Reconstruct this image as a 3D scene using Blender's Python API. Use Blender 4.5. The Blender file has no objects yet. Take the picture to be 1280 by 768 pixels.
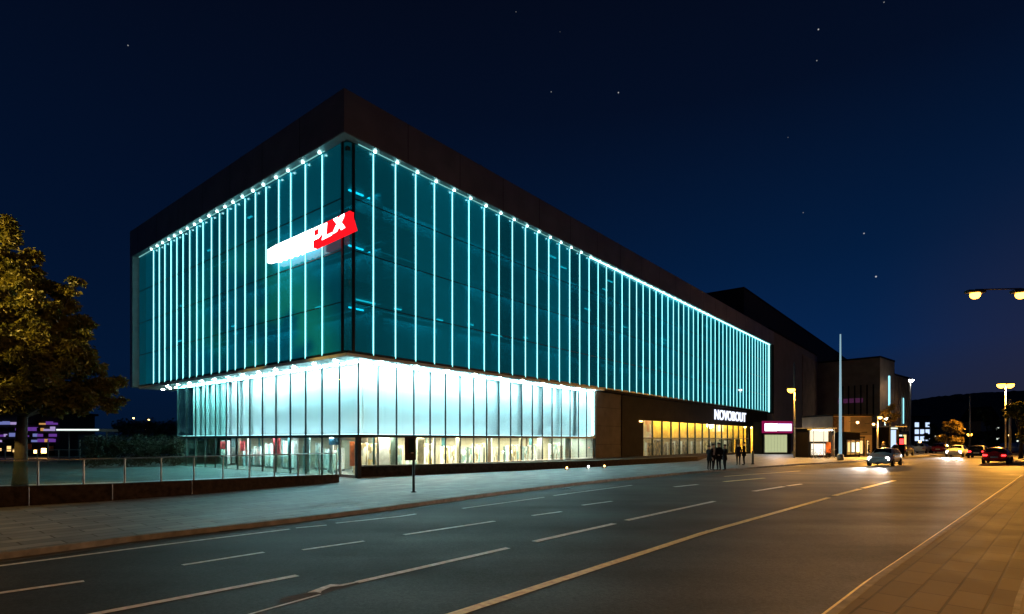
import bpy, bmesh, math, random
from mathutils import Vector, Matrix
random.seed(11)
R = math.radians
sc = bpy.context.scene
COL = sc.collection

# ------------------------------------------------------------------ camera
F = 699.0; CX = 640.0; HY = 550.0; CH = 2.0
cd = bpy.data.cameras.new('camera'); cam = bpy.data.objects.new('camera', cd); COL.objects.link(cam)
cam.location = (0, 0, CH); cam.rotation_euler = (R(90), 0, 0)
cd.sensor_width = 36; cd.lens = F / 1280 * 36; cd.shift_y = (HY - 384) / 1280
cd.clip_start = .1; cd.clip_end = 5000
sc.camera = cam
sc.view_settings.view_transform = 'Standard'; sc.view_settings.look = 'None'
sc.view_settings.exposure = .68; sc.view_settings.gamma = 1
sc.cycles.use_denoising = True
try: sc.cycles.denoiser = 'OPENIMAGEDENOISE'
except Exception: pass
sc.cycles.max_bounces = 6; sc.cycles.diffuse_bounces = 3; sc.cycles.glossy_bounces = 3
sc.cycles.transparent_max_bounces = 24; sc.cycles.transmission_bounces = 4
sc.cycles.sample_clamp_indirect = 4; sc.cycles.sample_clamp_direct = 0
sc.cycles.caustics_reflective = False; sc.cycles.caustics_refractive = False
sc.cycles.use_light_tree = True

def G(u, v, z=0.0):                       # where a pixel's ray meets the level z
    y = F * (CH - z) / (v - HY); return ((u - CX) / F * y, y)
def PX(u, y): return (u - CX) / F * y

# ------------------------------------------------------------------ materials
def newmat(name):
    m = bpy.data.materials.new(name); m.use_nodes = True
    nt = m.node_tree; nt.nodes.clear()
    o = nt.nodes.new('ShaderNodeOutputMaterial'); return m, nt, o
def N(nt, t, **kw):
    n = nt.nodes.new(t)
    for k, v in kw.items():
        if k.startswith('i_'):
            n.inputs[k[2:].replace('_', ' ')].default_value = v
        else: setattr(n, k, v)
    return n
def c4(c): return (c[0], c[1], c[2], 1)

def pmat(name, col, rough=.6, metal=0, var=.25, scale=3.0, bump=0.0, bscale=40, spec=.5, stretch=None):
    m, nt, o = newmat(name)
    b = N(nt, 'ShaderNodeBsdfPrincipled'); b.inputs['Roughness'].default_value = rough
    b.inputs['Metallic'].default_value = metal; b.inputs['Specular IOR Level'].default_value = spec
    tc = N(nt, 'ShaderNodeTexCoord'); mp = N(nt, 'ShaderNodeMapping')
    if stretch: mp.inputs['Scale'].default_value = stretch
    nt.links.new(tc.outputs['Object'], mp.inputs['Vector'])
    nz = N(nt, 'ShaderNodeTexNoise'); nz.inputs['Scale'].default_value = scale; nz.inputs['Detail'].default_value = 6
    nt.links.new(mp.outputs['Vector'], nz.inputs['Vector'])
    rp = N(nt, 'ShaderNodeValToRGB')
    rp.color_ramp.elements[0].position = .3; rp.color_ramp.elements[1].position = .7
    rp.color_ramp.elements[0].color = c4([max(0, x * (1 - var)) for x in col])
    rp.color_ramp.elements[1].color = c4([min(1, x * (1 + var)) for x in col])
    nt.links.new(nz.outputs['Fac'], rp.inputs['Fac']); nt.links.new(rp.outputs['Color'], b.inputs['Base Color'])
    if bump:
        n2 = N(nt, 'ShaderNodeTexNoise'); n2.inputs['Scale'].default_value = bscale; n2.inputs['Detail'].default_value = 4
        nt.links.new(tc.outputs['Object'], n2.inputs['Vector'])
        bp = N(nt, 'ShaderNodeBump'); bp.inputs['Strength'].default_value = bump; bp.inputs['Distance'].default_value = .02
        nt.links.new(n2.outputs['Fac'], bp.inputs['Height']); nt.links.new(bp.outputs['Normal'], b.inputs['Normal'])
    nt.links.new(b.outputs[0], o.inputs[0]); return m

def emat(name, col, s):
    m, nt, o = newmat(name); e = N(nt, 'ShaderNodeEmission')
    e.inputs['Color'].default_value = c4(col); e.inputs['Strength'].default_value = s
    nt.links.new(e.outputs[0], o.inputs[0]); return m

def glassmat(name, tint=(.85, .95, .95), refl=.08, rough=.02, diffuse=None, dfac=0.0, lit=None):
    """clear pane: tinted transparency with a fresnel-weighted mirror, optionally some body colour"""
    m, nt, o = newmat(name)
    t = N(nt, 'ShaderNodeBsdfTransparent'); t.inputs[0].default_value = c4(tint)
    base = t.outputs[0]
    if diffuse:
        d = N(nt, 'ShaderNodeBsdfDiffuse')
        oi = N(nt, 'ShaderNodeObjectInfo'); hs = N(nt, 'ShaderNodeHueSaturation')
        hs.inputs['Color'].default_value = c4(diffuse)
        mr = N(nt, 'ShaderNodeMapRange'); mr.inputs['To Min'].default_value = .6; mr.inputs['To Max'].default_value = 1.35
        nt.links.new(oi.outputs['Random'], mr.inputs['Value']); nt.links.new(mr.outputs[0], hs.inputs['Value'])
        nt.links.new(hs.outputs[0], d.inputs['Color'])
        mx = N(nt, 'ShaderNodeMixShader'); mx.inputs[0].default_value = dfac
        nt.links.new(base, mx.inputs[1]); nt.links.new(d.outputs[0], mx.inputs[2]); base = mx.outputs[0]
    if lit:      # even glow put into the pane itself, for light from inside
        em = N(nt, 'ShaderNodeEmission'); em.inputs[0].default_value = c4(lit)
        m3 = N(nt, 'ShaderNodeMapRange'); m3.inputs['To Min'].default_value = .6; m3.inputs['To Max'].default_value = 1.35
        nt.links.new(oi.outputs['Random'], m3.inputs['Value']); nt.links.new(m3.outputs[0], em.inputs[1])
        ads = N(nt, 'ShaderNodeAddShader'); nt.links.new(base, ads.inputs[0]); nt.links.new(em.outputs[0], ads.inputs[1]); base = ads.outputs[0]
    g = N(nt, 'ShaderNodeBsdfGlossy'); g.inputs['Roughness'].default_value = rough
    fr = N(nt, 'ShaderNodeLayerWeight'); fr.inputs['Blend'].default_value = .25
    ml = N(nt, 'ShaderNodeMath', operation='MULTIPLY_ADD'); ml.inputs[1].default_value = .22; ml.inputs[2].default_value = refl
    nt.links.new(fr.outputs['Fresnel'], ml.inputs[0])
    m2 = N(nt, 'ShaderNodeMixShader')
    nt.links.new(ml.outputs[0], m2.inputs[0]); nt.links.new(base, m2.inputs[1]); nt.links.new(g.outputs[0], m2.inputs[2])
    nt.links.new(m2.outputs[0], o.inputs[0]); return m

def paving(name, c1, c2, mort, bw, bh, rot, rough=.55, mortar=.012):
    m, nt, o = newmat(name)
    tc = N(nt, 'ShaderNodeTexCoord'); mp = N(nt, 'ShaderNodeMapping')
    mp.inputs['Rotation'].default_value = (0, 0, rot)
    nt.links.new(tc.outputs['Object'], mp.inputs['Vector'])
    br = N(nt, 'ShaderNodeTexBrick'); br.inputs['Scale'].default_value = 1
    br.inputs['Brick Width'].default_value = bw; br.inputs['Row Height'].default_value = bh
    br.inputs['Mortar Size'].default_value = mortar; br.inputs['Mortar Smooth'].default_value = .3
    br.inputs['Color1'].default_value = c4(c1); br.inputs['Color2'].default_value = c4(c2); br.inputs['Mortar'].default_value = c4(mort)
    nt.links.new(mp.outputs[0], br.inputs['Vector'])
    nz = N(nt, 'ShaderNodeTexNoise'); nz.inputs['Scale'].default_value = .9; nz.inputs['Detail'].default_value = 7; nz.inputs['Roughness'].default_value = .65
    nt.links.new(tc.outputs['Object'], nz.inputs['Vector'])
    mr = N(nt, 'ShaderNodeMapRange'); mr.inputs['From Min'].default_value = .3; mr.inputs['From Max'].default_value = .7
    mr.inputs['To Min'].default_value = .62; mr.inputs['To Max'].default_value = 1.2
    nt.links.new(nz.outputs['Fac'], mr.inputs['Value'])
    mx = N(nt, 'ShaderNodeMix', data_type='RGBA', blend_type='MULTIPLY'); mx.inputs['Factor'].default_value = 1
    nt.links.new(br.outputs['Color'], mx.inputs['A']); nt.links.new(mr.outputs[0], mx.inputs['B'])
    b = N(nt, 'ShaderNodeBsdfPrincipled')
    nt.links.new(mx.outputs['Result'], b.inputs['Base Color'])
    r2 = N(nt, 'ShaderNodeMapRange'); r2.inputs['To Min'].default_value = rough - .2; r2.inputs['To Max'].default_value = rough + .2
    nt.links.new(nz.outputs['Fac'], r2.inputs['Value']); nt.links.new(r2.outputs[0], b.inputs['Roughness'])
    n3 = N(nt, 'ShaderNodeTexNoise'); n3.inputs['Scale'].default_value = 60
    nt.links.new(tc.outputs['Object'], n3.inputs['Vector'])
    ad = N(nt, 'ShaderNodeMath', operation='MULTIPLY_ADD'); ad.inputs[1].default_value = -1.0
    nt.links.new(br.outputs['Fac'], ad.inputs[0])
    sm = N(nt, 'ShaderNodeMath', operation='MULTIPLY'); sm.inputs[1].default_value = .35
    nt.links.new(n3.outputs['Fac'], sm.inputs[0]); nt.links.new(sm.outputs[0], ad.inputs[2])
    bp = N(nt, 'ShaderNodeBump'); bp.inputs['Strength'].default_value = .5; bp.inputs['Distance'].default_value = .01
    nt.links.new(ad.outputs[0], bp.inputs['Height']); nt.links.new(bp.outputs[0], b.inputs['Normal'])
    nt.links.new(b.outputs[0], o.inputs[0]); return m

def asphalt():
    m, nt, o = newmat('asphalt')
    tc = N(nt, 'ShaderNodeTexCoord')
    b = N(nt, 'ShaderNodeBsdfPrincipled')
    n1 = N(nt, 'ShaderNodeTexNoise'); n1.inputs['Scale'].default_value = .35; n1.inputs['Detail'].default_value = 8; n1.inputs['Roughness'].default_value = .6
    mp = N(nt, 'ShaderNodeMapping'); mp.inputs['Rotation'].default_value = (0, 0, -R(48)); mp.inputs['Scale'].default_value = (.10, .9, 1)
    nt.links.new(tc.outputs['Object'], mp.inputs[0])
    n4 = N(nt, 'ShaderNodeTexNoise'); n4.inputs['Scale'].default_value = .7; n4.inputs['Detail'].default_value = 5
    nt.links.new(mp.outputs[0], n4.inputs['Vector'])
    n2 = N(nt, 'ShaderNodeTexNoise'); n2.inputs['Scale'].default_value = 22; n2.inputs['Detail'].default_value = 6; n2.inputs['Roughness'].default_value = .8
    for n in (n1, n2): nt.links.new(tc.outputs['Object'], n.inputs['Vector'])
    a = N(nt, 'ShaderNodeMath', operation='ADD'); nt.links.new(n1.outputs['Fac'], a.inputs[0]); nt.links.new(n4.outputs['Fac'], a.inputs[1])
    rp = N(nt, 'ShaderNodeMapRange'); rp.inputs['From Min'].default_value = .7; rp.inputs['From Max'].default_value = 1.3
    rp.inputs['To Min'].default_value = .022; rp.inputs['To Max'].default_value = .052
    nt.links.new(a.outputs[0], rp.inputs['Value'])
    sp = N(nt, 'ShaderNodeMapRange'); sp.inputs['From Min'].default_value = .35; sp.inputs['From Max'].default_value = .7
    sp.inputs['To Min'].default_value = .35; sp.inputs['To Max'].default_value = 1.9
    nt.links.new(n2.outputs['Fac'], sp.inputs['Value'])
    ml = N(nt, 'ShaderNodeMath', operation='MULTIPLY'); nt.links.new(rp.outputs[0], ml.inputs[0]); nt.links.new(sp.outputs[0], ml.inputs[1])
    nt.links.new(ml.outputs[0], b.inputs['Base Color'])
    rr = N(nt, 'ShaderNodeMapRange'); rr.inputs['From Min'].default_value = .7; rr.inputs['From Max'].default_value = 1.3
    rr.inputs['To Min'].default_value = .74; rr.inputs['To Max'].default_value = .56; b.inputs['Specular IOR Level'].default_value = .24
    nt.links.new(a.outputs[0], rr.inputs['Value']); nt.links.new(rr.outputs[0], b.inputs['Roughness'])
    bp = N(nt, 'ShaderNodeBump'); bp.inputs['Strength'].default_value = .7; bp.inputs['Distance'].default_value = .012
    nt.links.new(n2.outputs['Fac'], bp.inputs['Height']); nt.links.new(bp.outputs[0], b.inputs['Normal'])
    nt.links.new(b.outputs[0], o.inputs[0]); return m

def merch(name, cols, scale=(5, 5, 1.8), seed=0.0):
    """stocked shelving: irregular small blocks of different colours in rows"""
    m, nt, o = newmat(name)
    tc = N(nt, 'ShaderNodeTexCoord'); oi = N(nt, 'ShaderNodeObjectInfo')
    mp = N(nt, 'ShaderNodeMapping'); mp.inputs['Scale'].default_value = scale
    nt.links.new(tc.outputs['Object'], mp.inputs[0])
    ad = N(nt, 'ShaderNodeVectorMath', operation='ADD'); nt.links.new(mp.outputs[0], ad.inputs[0])
    sc_ = N(nt, 'ShaderNodeMath', operation='MULTIPLY'); sc_.inputs[1].default_value = 37.0
    nt.links.new(oi.outputs['Random'], sc_.inputs[0]); nt.links.new(sc_.outputs[0], ad.inputs[1])
    vo = N(nt, 'ShaderNodeTexVoronoi', distance='CHEBYCHEV'); vo.inputs['Scale'].default_value = 1.6
    nt.links.new(ad.outputs[0], vo.inputs['Vector'])
    sx = N(nt, 'ShaderNodeSeparateColor'); nt.links.new(vo.outputs['Color'], sx.inputs[0])
    rp = N(nt, 'ShaderNodeValToRGB'); rp.color_ramp.interpolation = 'CONSTANT'
    els = rp.color_ramp.elements
    while len(els) < len(cols): els.new(.5)
    for i, c in enumerate(cols): els[i].position = i / len(cols); els[i].color = c4(c)
    nt.links.new(sx.outputs[0], rp.inputs[0])
    b = N(nt, 'ShaderNodeBsdfPrincipled'); b.inputs['Roughness'].default_value = .5
    nt.links.new(rp.outputs[0], b.inputs['Base Color']); nt.links.new(b.outputs[0], o.inputs[0]); return m

def leafmat(name, c1, c2):
    m, nt, o = newmat(name)
    tc = N(nt, 'ShaderNodeTexCoord'); nz = N(nt, 'ShaderNodeTexNoise'); nz.inputs['Scale'].default_value = 2.3; nz.inputs['Detail'].default_value = 8
    nt.links.new(tc.outputs['Object'], nz.inputs['Vector'])
    rp = N(nt, 'ShaderNodeValToRGB'); rp.color_ramp.elements[0].position = .35; rp.color_ramp.elements[1].position = .68
    rp.color_ramp.elements[0].color = c4(c1); rp.color_ramp.elements[1].color = c4(c2)
    nt.links.new(nz.outputs['Fac'], rp.inputs[0])
    d = N(nt, 'ShaderNodeBsdfDiffuse'); t = N(nt, 'ShaderNodeBsdfTranslucent'); g = N(nt, 'ShaderNodeBsdfGlossy'); g.inputs['Roughness'].default_value = .45
    g.inputs[0].default_value = (.6, .6, .6, 1)
    for n in (d, t): nt.links.new(rp.outputs[0], n.inputs['Color'])
    mx = N(nt, 'ShaderNodeMixShader'); mx.inputs[0].default_value = .35
    nt.links.new(d.outputs[0], mx.inputs[1]); nt.links.new(t.outputs[0], mx.inputs[2])
    m2 = N(nt, 'ShaderNodeMixShader'); m2.inputs[0].default_value = .05
    nt.links.new(mx.outputs[0], m2.inputs[1]); nt.links.new(g.outputs[0], m2.inputs[2])
    nt.links.new(m2.outputs[0], o.inputs[0]); return m

M = dict(
    asphalt=asphalt(),
    pave_far=paving('grey_paving', (.32, .335, .34), (.19, .205, .215), (.085, .09, .09), 1.2, .45, R(-51), .55, .02),
    pave_near=paving('brown_paving', (.135, .105, .08), (.075, .06, .045), (.025, .02, .016), .9, .36, R(-45), .7, .016),
    pave_slab=paving('buff_slab_paving', (.19, .16, .13), (.13, .11, .09), (.035, .03, .026), 1.5, .75, R(-45), .65, .016),
    kerb=pmat('kerb_stone', (.20, .19, .18), .7, 0, .35, 4, .4, 30),
    kerb_pale=pmat('pale_kerb_stone', (.70, .62, .48), .65, 0, .2, 5, .4, 30),
    paint=pmat('road_paint', (.9, .89, .86), .5, 0, .35, 9, .3, 60),
    paint_y=pmat('warm_road_paint', (.95, .72, .34), .5, 0, .3, 9, .3, 60),
    patch=pmat('brown_asphalt_patch', (.075, .055, .045), .8, 0, .4, 12, .8, 60),
    ground=pmat('bare_ground', (.05, .05, .045), .9, 0, .3, .5),
    hill=pmat('dark_hill', (.022, .028, .018), .95, 0, .5, .05),
    band=pmat('dark_metal_cladding', (.20, .18, .165), .5, .3, .2, .6, .05, 8),
    dark=pmat('black_cladding', (.011, .009, .008), .8, 0, .3, 1.0, spec=.08),
    brown=pmat('brown_stone_panel', (.10, .083, .072), .75, 0, .2, 1.2, .15, 12, .15),
    greywall=pmat('grey_render_wall', (.20, .18, .165), .8, 0, .15, .4, .1, 10),
    tower=pmat('brown_rough_wall', (.28, .21, .15), .85, 0, .25, .5, .3, 6),
    blackwall=pmat('black_wall', (.016, .016, .018), .8, 0, .3, .4),
    plinth=pmat('dark_brown_brick', (.04, .027, .018), .85, 0, .5, 6, .6, 25, .1),
    mull=pmat('dark_teal_mullion', (.015, .03, .033), .4, .5, .2, 2),
    steel=pmat('brushed_steel', (.3, .3, .3), .35, .9, .15, 8),
    darksteel=pmat('dark_painted_steel', (.02, .021, .023), .45, .3, .25, 6),
    galv=pmat('galvanised_steel', (.30, .30, .28), .5, .7, .2, 5),
    soffit=pmat('pale_soffit_panel', (.55, .58, .58), .4, 0, .1, 1.5),
    reveal=pmat('pale_reveal_panel', (.25, .33, .34), .4, .2, .15, 1.5),
    white=pmat('white_lining', (.80, .82, .82), .7, 0, .04, .8),
    inner=pmat('teal_inner_wall', (.10, .42, .45), .8, 0, .5, .35),
    slab=pmat('teal_floor_edge', (.03, .1, .11), .6, 0, .3, 1),
    floorin=pmat('polished_floor', (.35, .34, .32), .25, 0, .15, 1),
    ceilin=pmat('interior_ceiling', (.6, .58, .52), .7, 0, .1, 1),
    wallwarm=pmat('cream_interior_wall', (.62, .54, .40), .7, 0, .2, .9, 0, 1, .5, (1, 1, .3)),
    wallcool=pmat('pale_interior_wall', (.42, .5, .5), .6, 0, .35, .9, 0, 1, .5, (1, 1, .25)),
    yellow=pmat('amber_wall', (.85, .52, .12), .6, 0, .35, 1.5),
    teal=glassmat('teal_curtain_glass', (.10, .60, .70), .03, .03, (.008, .33, .46), .48, (.0, .018, .025)),
    glass=glassmat('clear_glass', (.9, .97, .96), .05, .01),
    greenglass=glassmat('greenish_glass', (.62, .86, .82), .06, .02),
    balu=glassmat('balustrade_glass', (.72, .9, .88), .05, .02, (.12, .26, .27), .16),
    fin=emat('cyan_led', (.28, .95, .95), 1.9),
    finwhite=emat('white_cyan_led', (.62, 1.0, .98), 9.0),
    core_fill=emat('cyan_core_fill', (.25, .90, 1.0), 6.0),
    edgedim=emat('dim_eave_led_line', (.35, 1.0, .97), .45),
    edge=emat('eave_led_line', (.4, 1.0, .97), 3.2),
    strip=emat('cool_white_strip_lamp', (.50, .96, 1.06), 70.0),
    stripin=emat('interior_strip_lamp', (1.0, .90, .68), 20.0),
    downlamp=emat('soffit_downlight', (.75, 1.0, 1.0), 110.0),
    lining_fill=emat('bluish_lining_fill', (.55, .88, 1.0), 3.4),
    stripcool=emat('cool_interior_strip_lamp', (.75, 1.0, .97), 42.0),
    stripwarm=emat('warm_strip_lamp', (1.0, .62, .17), 150.0),
    teallamp=emat('teal_ceiling_lamp', (.5, 1.0, .98), 3.0),
    signwhite=emat('white_sign_face', (1.0, .97, 1.0), 3.0),
    signred=emat('red_sign_face', (1.0, .006, .012), .95),
    signletter=emat('bluish_white_letter', (.72, .78, 1.0), 1.1),
    signmag=emat('magenta_sign_face', (.30, .008, .08), .5),
    signpink=emat('pale_violet_sign_face', (.75, .72, 1.0), 1.2),
    sodium=emat('sodium_lamp', (1.0, .40, .035), 9.0),
    sodsmall=emat('small_amber_lamp', (1.0, .55, .15), 8.0),
    whitelamp=emat('white_lamp', (1.0, .95, .85), 25.0),
    bluewin=emat('blue_lit_window', (.55, .7, 1.0), .8),
    warmwin=emat('warm_lit_window', (1.0, .62, .22), .9),
    palewin=emat('pale_lit_window', (.85, .95, .8), .8),
    purple=emat('purple_lit_panel', (.34, .10, .75), .22), violet=emat('soft_violet_panel', (.6, .45, .9), .38), dimblue=emat('soft_blue_panel', (.3, .35, .9), .3), dimwarm=emat('dim_amber_panel', (1, .5, .15), .35),
    cyanbar=emat('cyan_light_bar', (.3, .8, 1.0), 1.1),
    poster=pmat('orange_red_poster', (.7, .14, .03), .5, 0, .6, 3),
    redposter=pmat('red_poster', (.55, .03, .04), .5, 0, .7, 4),
    blueposter=pmat('blue_panel', (.02, .12, .22), .5, 0, .4, 3),
    m_cool=merch('stocked_shelf_cool', [(.5, .58, .56), (.2, .28, .28), (.7, .72, .68), (.3, .25, .16), (.2, .35, .35), (.8, .82, .78)]),
    m_warm=merch('stocked_shelf_warm', [(.7, .6, .4), (.22, .16, .08), (.75, .72, .6), (.5, .36, .14), (.3, .3, .28), (.8, .76, .62)]),
    m_grey=merch('stocked_shelf_grey', [(.22, .2, .17), (.06, .055, .05), (.4, .36, .28), (.13, .12, .11), (.1, .1, .12), (.65, .5, .25)]),
    m_red=merch('stocked_shelf_red', [(.3, .04, .04), (.05, .06, .06), (.5, .45, .4), (.08, .12, .12), (.18, .2, .18)]),
    bark=pmat('bark', (.018, .014, .010), .9, 0, .4, 8, .8, 20),
    leaf=leafmat('olive_leaf', (.04, .05, .008), (.17, .15, .022)),
    leafdark=leafmat('dark_leaf', (.012, .02, .007), (.04, .055, .018)),
    leaf_lamptint=leafmat('lamplight_tinted_leaf', (.12, .09, .02), (.28, .2, .04)),  # orange lamplight put into the leaf colour
    hedge=leafmat('hedge_leaf', (.010, .014, .006), (.03, .036, .014)),
    cloth=pmat('black_cloth', (.012, .012, .014), .9, 0, .3, 10, spec=.08),
    cloth2=pmat('charcoal_cloth', (.02, .019, .022), .9, 0, .3, 10, spec=.08),
    cloth3=pmat('dark_denim', (.012, .014, .022), .9, 0, .3, 10, spec=.08),
    pale_cloth=pmat('pale_shirt', (.55, .5, .5), .9, 0, .15, 10),
    skin=pmat('skin', (.42, .26, .19), .6, 0, .1, 10),
    hair=pmat('dark_hair', (.02, .014, .01), .6, 0, .3, 20),
    carwhite=pmat('white_car_paint', (.7, .7, .7), .25, 0, .03, 2),
    carred=pmat('red_car_paint', (.35, .01, .012), .25, 0, .05, 2),
    cardark=pmat('dark_car_paint', (.02, .022, .028), .25, 0, .05, 2),
    carglass=pmat('car_glass', (.008, .01, .012), .08, 0, .05, 2),
    tyre=pmat('tyre_rubber', (.012, .012, .012), .85, 0, .2, 10),
    headlamp=emat('headlight_lens', (1.0, .97, .92), 30.0),
    tail=emat('tail_light_lens', (1.0, .02, .02), 5.0),
    plate=pmat('number_plate', (.6, .6, .55), .5),
)

# ------------------------------------------------------------------ mesh helpers
class MB:
    def __init__(s): s.v = []; s.f = []; s.mi = []; s.cur = 0
    def face(s, idx): s.f.append(tuple(idx)); s.mi.append(s.cur)
    def box(s, x0, x1, y0, y1, z0, z1):
        b = len(s.v)
        s.v += [(x0, y0, z0), (x1, y0, z0), (x1, y1, z0), (x0, y1, z0), (x0, y0, z1), (x1, y0, z1), (x1, y1, z1), (x0, y1, z1)]
        for q in ((0, 3, 2, 1), (4, 5, 6, 7), (0, 1, 5, 4), (1, 2, 6, 5), (2, 3, 7, 6), (3, 0, 4, 7)): s.face([b + i for i in q])
        return s
    def prism(s, pts, z0, z1):
        """pts CCW; z1 a number or one height per point"""
        b = len(s.v); n = len(pts)
        top = z1 if isinstance(z1, (list, tuple)) else [z1] * n
        s.v += [(p[0], p[1], z0) for p in pts] + [(p[0], p[1], top[i]) for i, p in enumerate(pts)]
        s.face([b + i for i in reversed(range(n))]); s.face([b + n + i for i in range(n)])
        for i in range(n): j = (i + 1) % n; s.face((b + i, b + j, b + n + j, b + n + i))
        return s
    def sheet(s, pts, z):
        b = len(s.v); s.v += [(p[0], p[1], z) for p in pts]; s.face([b + i for i in range(len(pts))]); return s
    def strip(s, left, right, z):
        """quad strip between two polylines, z flat"""
        b = len(s.v); n = len(left)
        s.v += [(p[0], p[1], z) for p in left] + [(p[0], p[1], z) for p in right]
        for i in range(n - 1): s.face((b + i, b + n + i, b + n + i + 1, b + i + 1))
        return s
    def sweep(s, prof, path):
        """profile of (offset, z) pushed along a level polyline; offset to the right of travel"""
        b = len(s.v); n = len(path); k = len(prof); offs = normals(path)
        for i, p in enumerate(path):
            for (o, z) in prof: s.v.append((p[0] + offs[i][0] * o, p[1] + offs[i][1] * o, z))
        for i in range(n - 1):
            for j in range(k):
                a, c = b + i * k + j, b + i * k + (j + 1) % k
                s.face((a, a + k, c + k, c))
        s.face([b + j for j in range(k)]); s.face([b + (n - 1) * k + j for j in reversed(range(k))])
        return s
    def tube(s, pts, rad, n=8, cap=True):
        b = len(s.v); m = len(pts); rad = rad if isinstance(rad, (list, tuple)) else [rad] * m
        P = [Vector(p) for p in pts]
        for i, p in enumerate(P):
            d = (P[min(i + 1, m - 1)] - P[max(i - 1, 0)]).normalized()
            a = d.orthogonal().normalized() if abs(d.z) < .99 else Vector((1, 0, 0))
            if abs(d.z) < .99: a = d.cross(Vector((0, 0, 1))).normalized()
            c = d.cross(a)
            for j in range(n):
                t = 2 * math.pi * j / n; q = p + (a * math.cos(t) + c * math.sin(t)) * rad[i]; s.v.append(tuple(q))
        for i in range(m - 1):
            for j in range(n):
                k = (j + 1) % n; s.face((b + i * n + j, b + i * n + k, b + (i + 1) * n + k, b + (i + 1) * n + j))
        if cap:
            s.face([b + j for j in reversed(range(n))]); s.face([b + (m - 1) * n + j for j in range(n)])
        return s
    def lathe(s, prof, n=12, c=(0, 0, 0)):
        b = len(s.v); m = len(prof)
        for (r, z) in prof:
            for j in range(n):
                t = 2 * math.pi * j / n; s.v.append((c[0] + r * math.cos(t), c[1] + r * math.sin(t), c[2] + z))
        for i in range(m - 1):
            for j in range(n):
                k = (j + 1) % n; s.face((b + i * n + j, b + i * n + k, b + (i + 1) * n + k, b + (i + 1) * n + j))
        s.face([b + j for j in reversed(range(n))]); s.face([b + (m - 1) * n + j for j in range(n)])
        return s
    def build(s, name, mat, parent=None, smooth=False, bevel=0.0):
        me = bpy.data.meshes.new(name); me.from_pydata(s.v, [], s.f); me.validate()
        for mm in (mat if isinstance(mat, (list, tuple)) else [mat]): me.materials.append(mm)
        if len(me.polygons) == len(s.mi): me.polygons.foreach_set('material_index', s.mi)
        if smooth: me.polygons.foreach_set('use_smooth', [True] * len(me.polygons))
        o = bpy.data.objects.new(name, me); COL.objects.link(o)
        if parent: o.parent = parent
        if bevel:
            md = o.modifiers.new('bevel', 'BEVEL'); md.width = bevel; md.segments = 2; md.limit_method = 'ANGLE'
        return o

def normals(path):
    out = []; n = len(path)
    for i in range(n):
        a, b = path[max(i - 1, 0)], path[min(i + 1, n - 1)]
        dx, dy = b[0] - a[0], b[1] - a[1]; l = math.hypot(dx, dy) or 1
        out.append((dy / l, -dx / l))
    return out
def offset(path, d):
    nn = normals(path); return [(p[0] + n[0] * d, p[1] + n[1] * d) for p, n in zip(path, nn)]

def tag(o, label=None, cat=None, group=None, kind=None):
    if label: o['label'] = label
    if cat: o['category'] = cat
    if group: o['group'] = group
    if kind: o['kind'] = kind
    return o
def empty(name, loc=(0, 0, 0), rz=0.0, label=None, cat=None, group=None):
    o = bpy.data.objects.new(name, None); COL.objects.link(o); o.location = loc; o.rotation_euler = (0, 0, rz)
    return tag(o, label, cat, group)
def struct(o): o['kind'] = 'structure'; return o
def kids(o): return [c for c in list(o.children)]
def copy_tree(o, parent=None):
    c = o.copy(); COL.objects.link(c); c.parent = parent
    for ch in kids(o): copy_tree(ch, c)
    return c
def bx(name, mat, parent, x0, x1, y0, y1, z0, z1, bevel=0):
    return MB().box(x0, x1, y0, y1, z0, z1).build(name, mat, parent, bevel=bevel)

def light(name, kind, loc, energy, col, parent=None, size=.2, aim=None, spot=None, blend=.5):
    d = bpy.data.lights.new(name, kind); d.energy = energy; d.color = col
    if kind in ('POINT', 'SPOT'): d.shadow_soft_size = size
    if kind == 'SPOT': d.spot_size = spot or R(120); d.spot_blend = blend
    o = bpy.data.objects.new(name, d); COL.objects.link(o); o.location = loc
    if parent: o.parent = parent
    if aim is not None:
        o.rotation_euler = (Vector(aim) - Vector(loc)).to_track_quat('-Z', 'Y').to_euler()
    return o

# ------------------------------------------------------------------ sky
w = bpy.data.worlds.new('World'); sc.world = w; w.use_nodes = True
nt = w.node_tree; nt.nodes.clear()
wo = N(nt, 'ShaderNodeOutputWorld'); bg = N(nt, 'ShaderNodeBackground')
tc = N(nt, 'ShaderNodeTexCoord'); sp = N(nt, 'ShaderNodeSeparateXYZ')
nt.links.new(tc.outputs['Generated'], sp.inputs[0])
ra = N(nt, 'ShaderNodeValToRGB'); rb = N(nt, 'ShaderNodeValToRGB')
def ramp(r, els):
    while len(r.color_ramp.elements) < len(els): r.color_ramp.elements.new(.5)
    for e, (p, c) in zip(r.color_ramp.elements, els): e.position = p; e.color = c4(c)
ramp(ra, [(0, (.0008, .005, .018)), (.12, (.0007, .0060, .024)), (.32, (.0006, .0042, .0175)), (.62, (.0008, .0022, .0080))])
ramp(rb, [(0, (.0085, .0085, .017)), (.05, (.0058, .0125, .034)), (.14, (.0016, .0135, .056)), (.28, (.0008, .0088, .036)), (.5, (.0008, .0034, .0135)), (.7, (.0009, .0020, .0065))])
nt.links.new(sp.outputs['Z'], ra.inputs[0]); nt.links.new(sp.outputs['Z'], rb.inputs[0])
mr = N(nt, 'ShaderNodeMapRange'); mr.interpolation_type = 'SMOOTHSTEP'
mr.inputs['From Min'].default_value = -.5; mr.inputs['From Max'].default_value = .5
nt.links.new(sp.outputs['X'], mr.inputs[0])
mx = N(nt, 'ShaderNodeMix', data_type='RGBA')
nt.links.new(mr.outputs[0], mx.inputs['Factor']); nt.links.new(ra.outputs[0], mx.inputs['A']); nt.links.new(rb.outputs[0], mx.inputs['B'])
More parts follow.
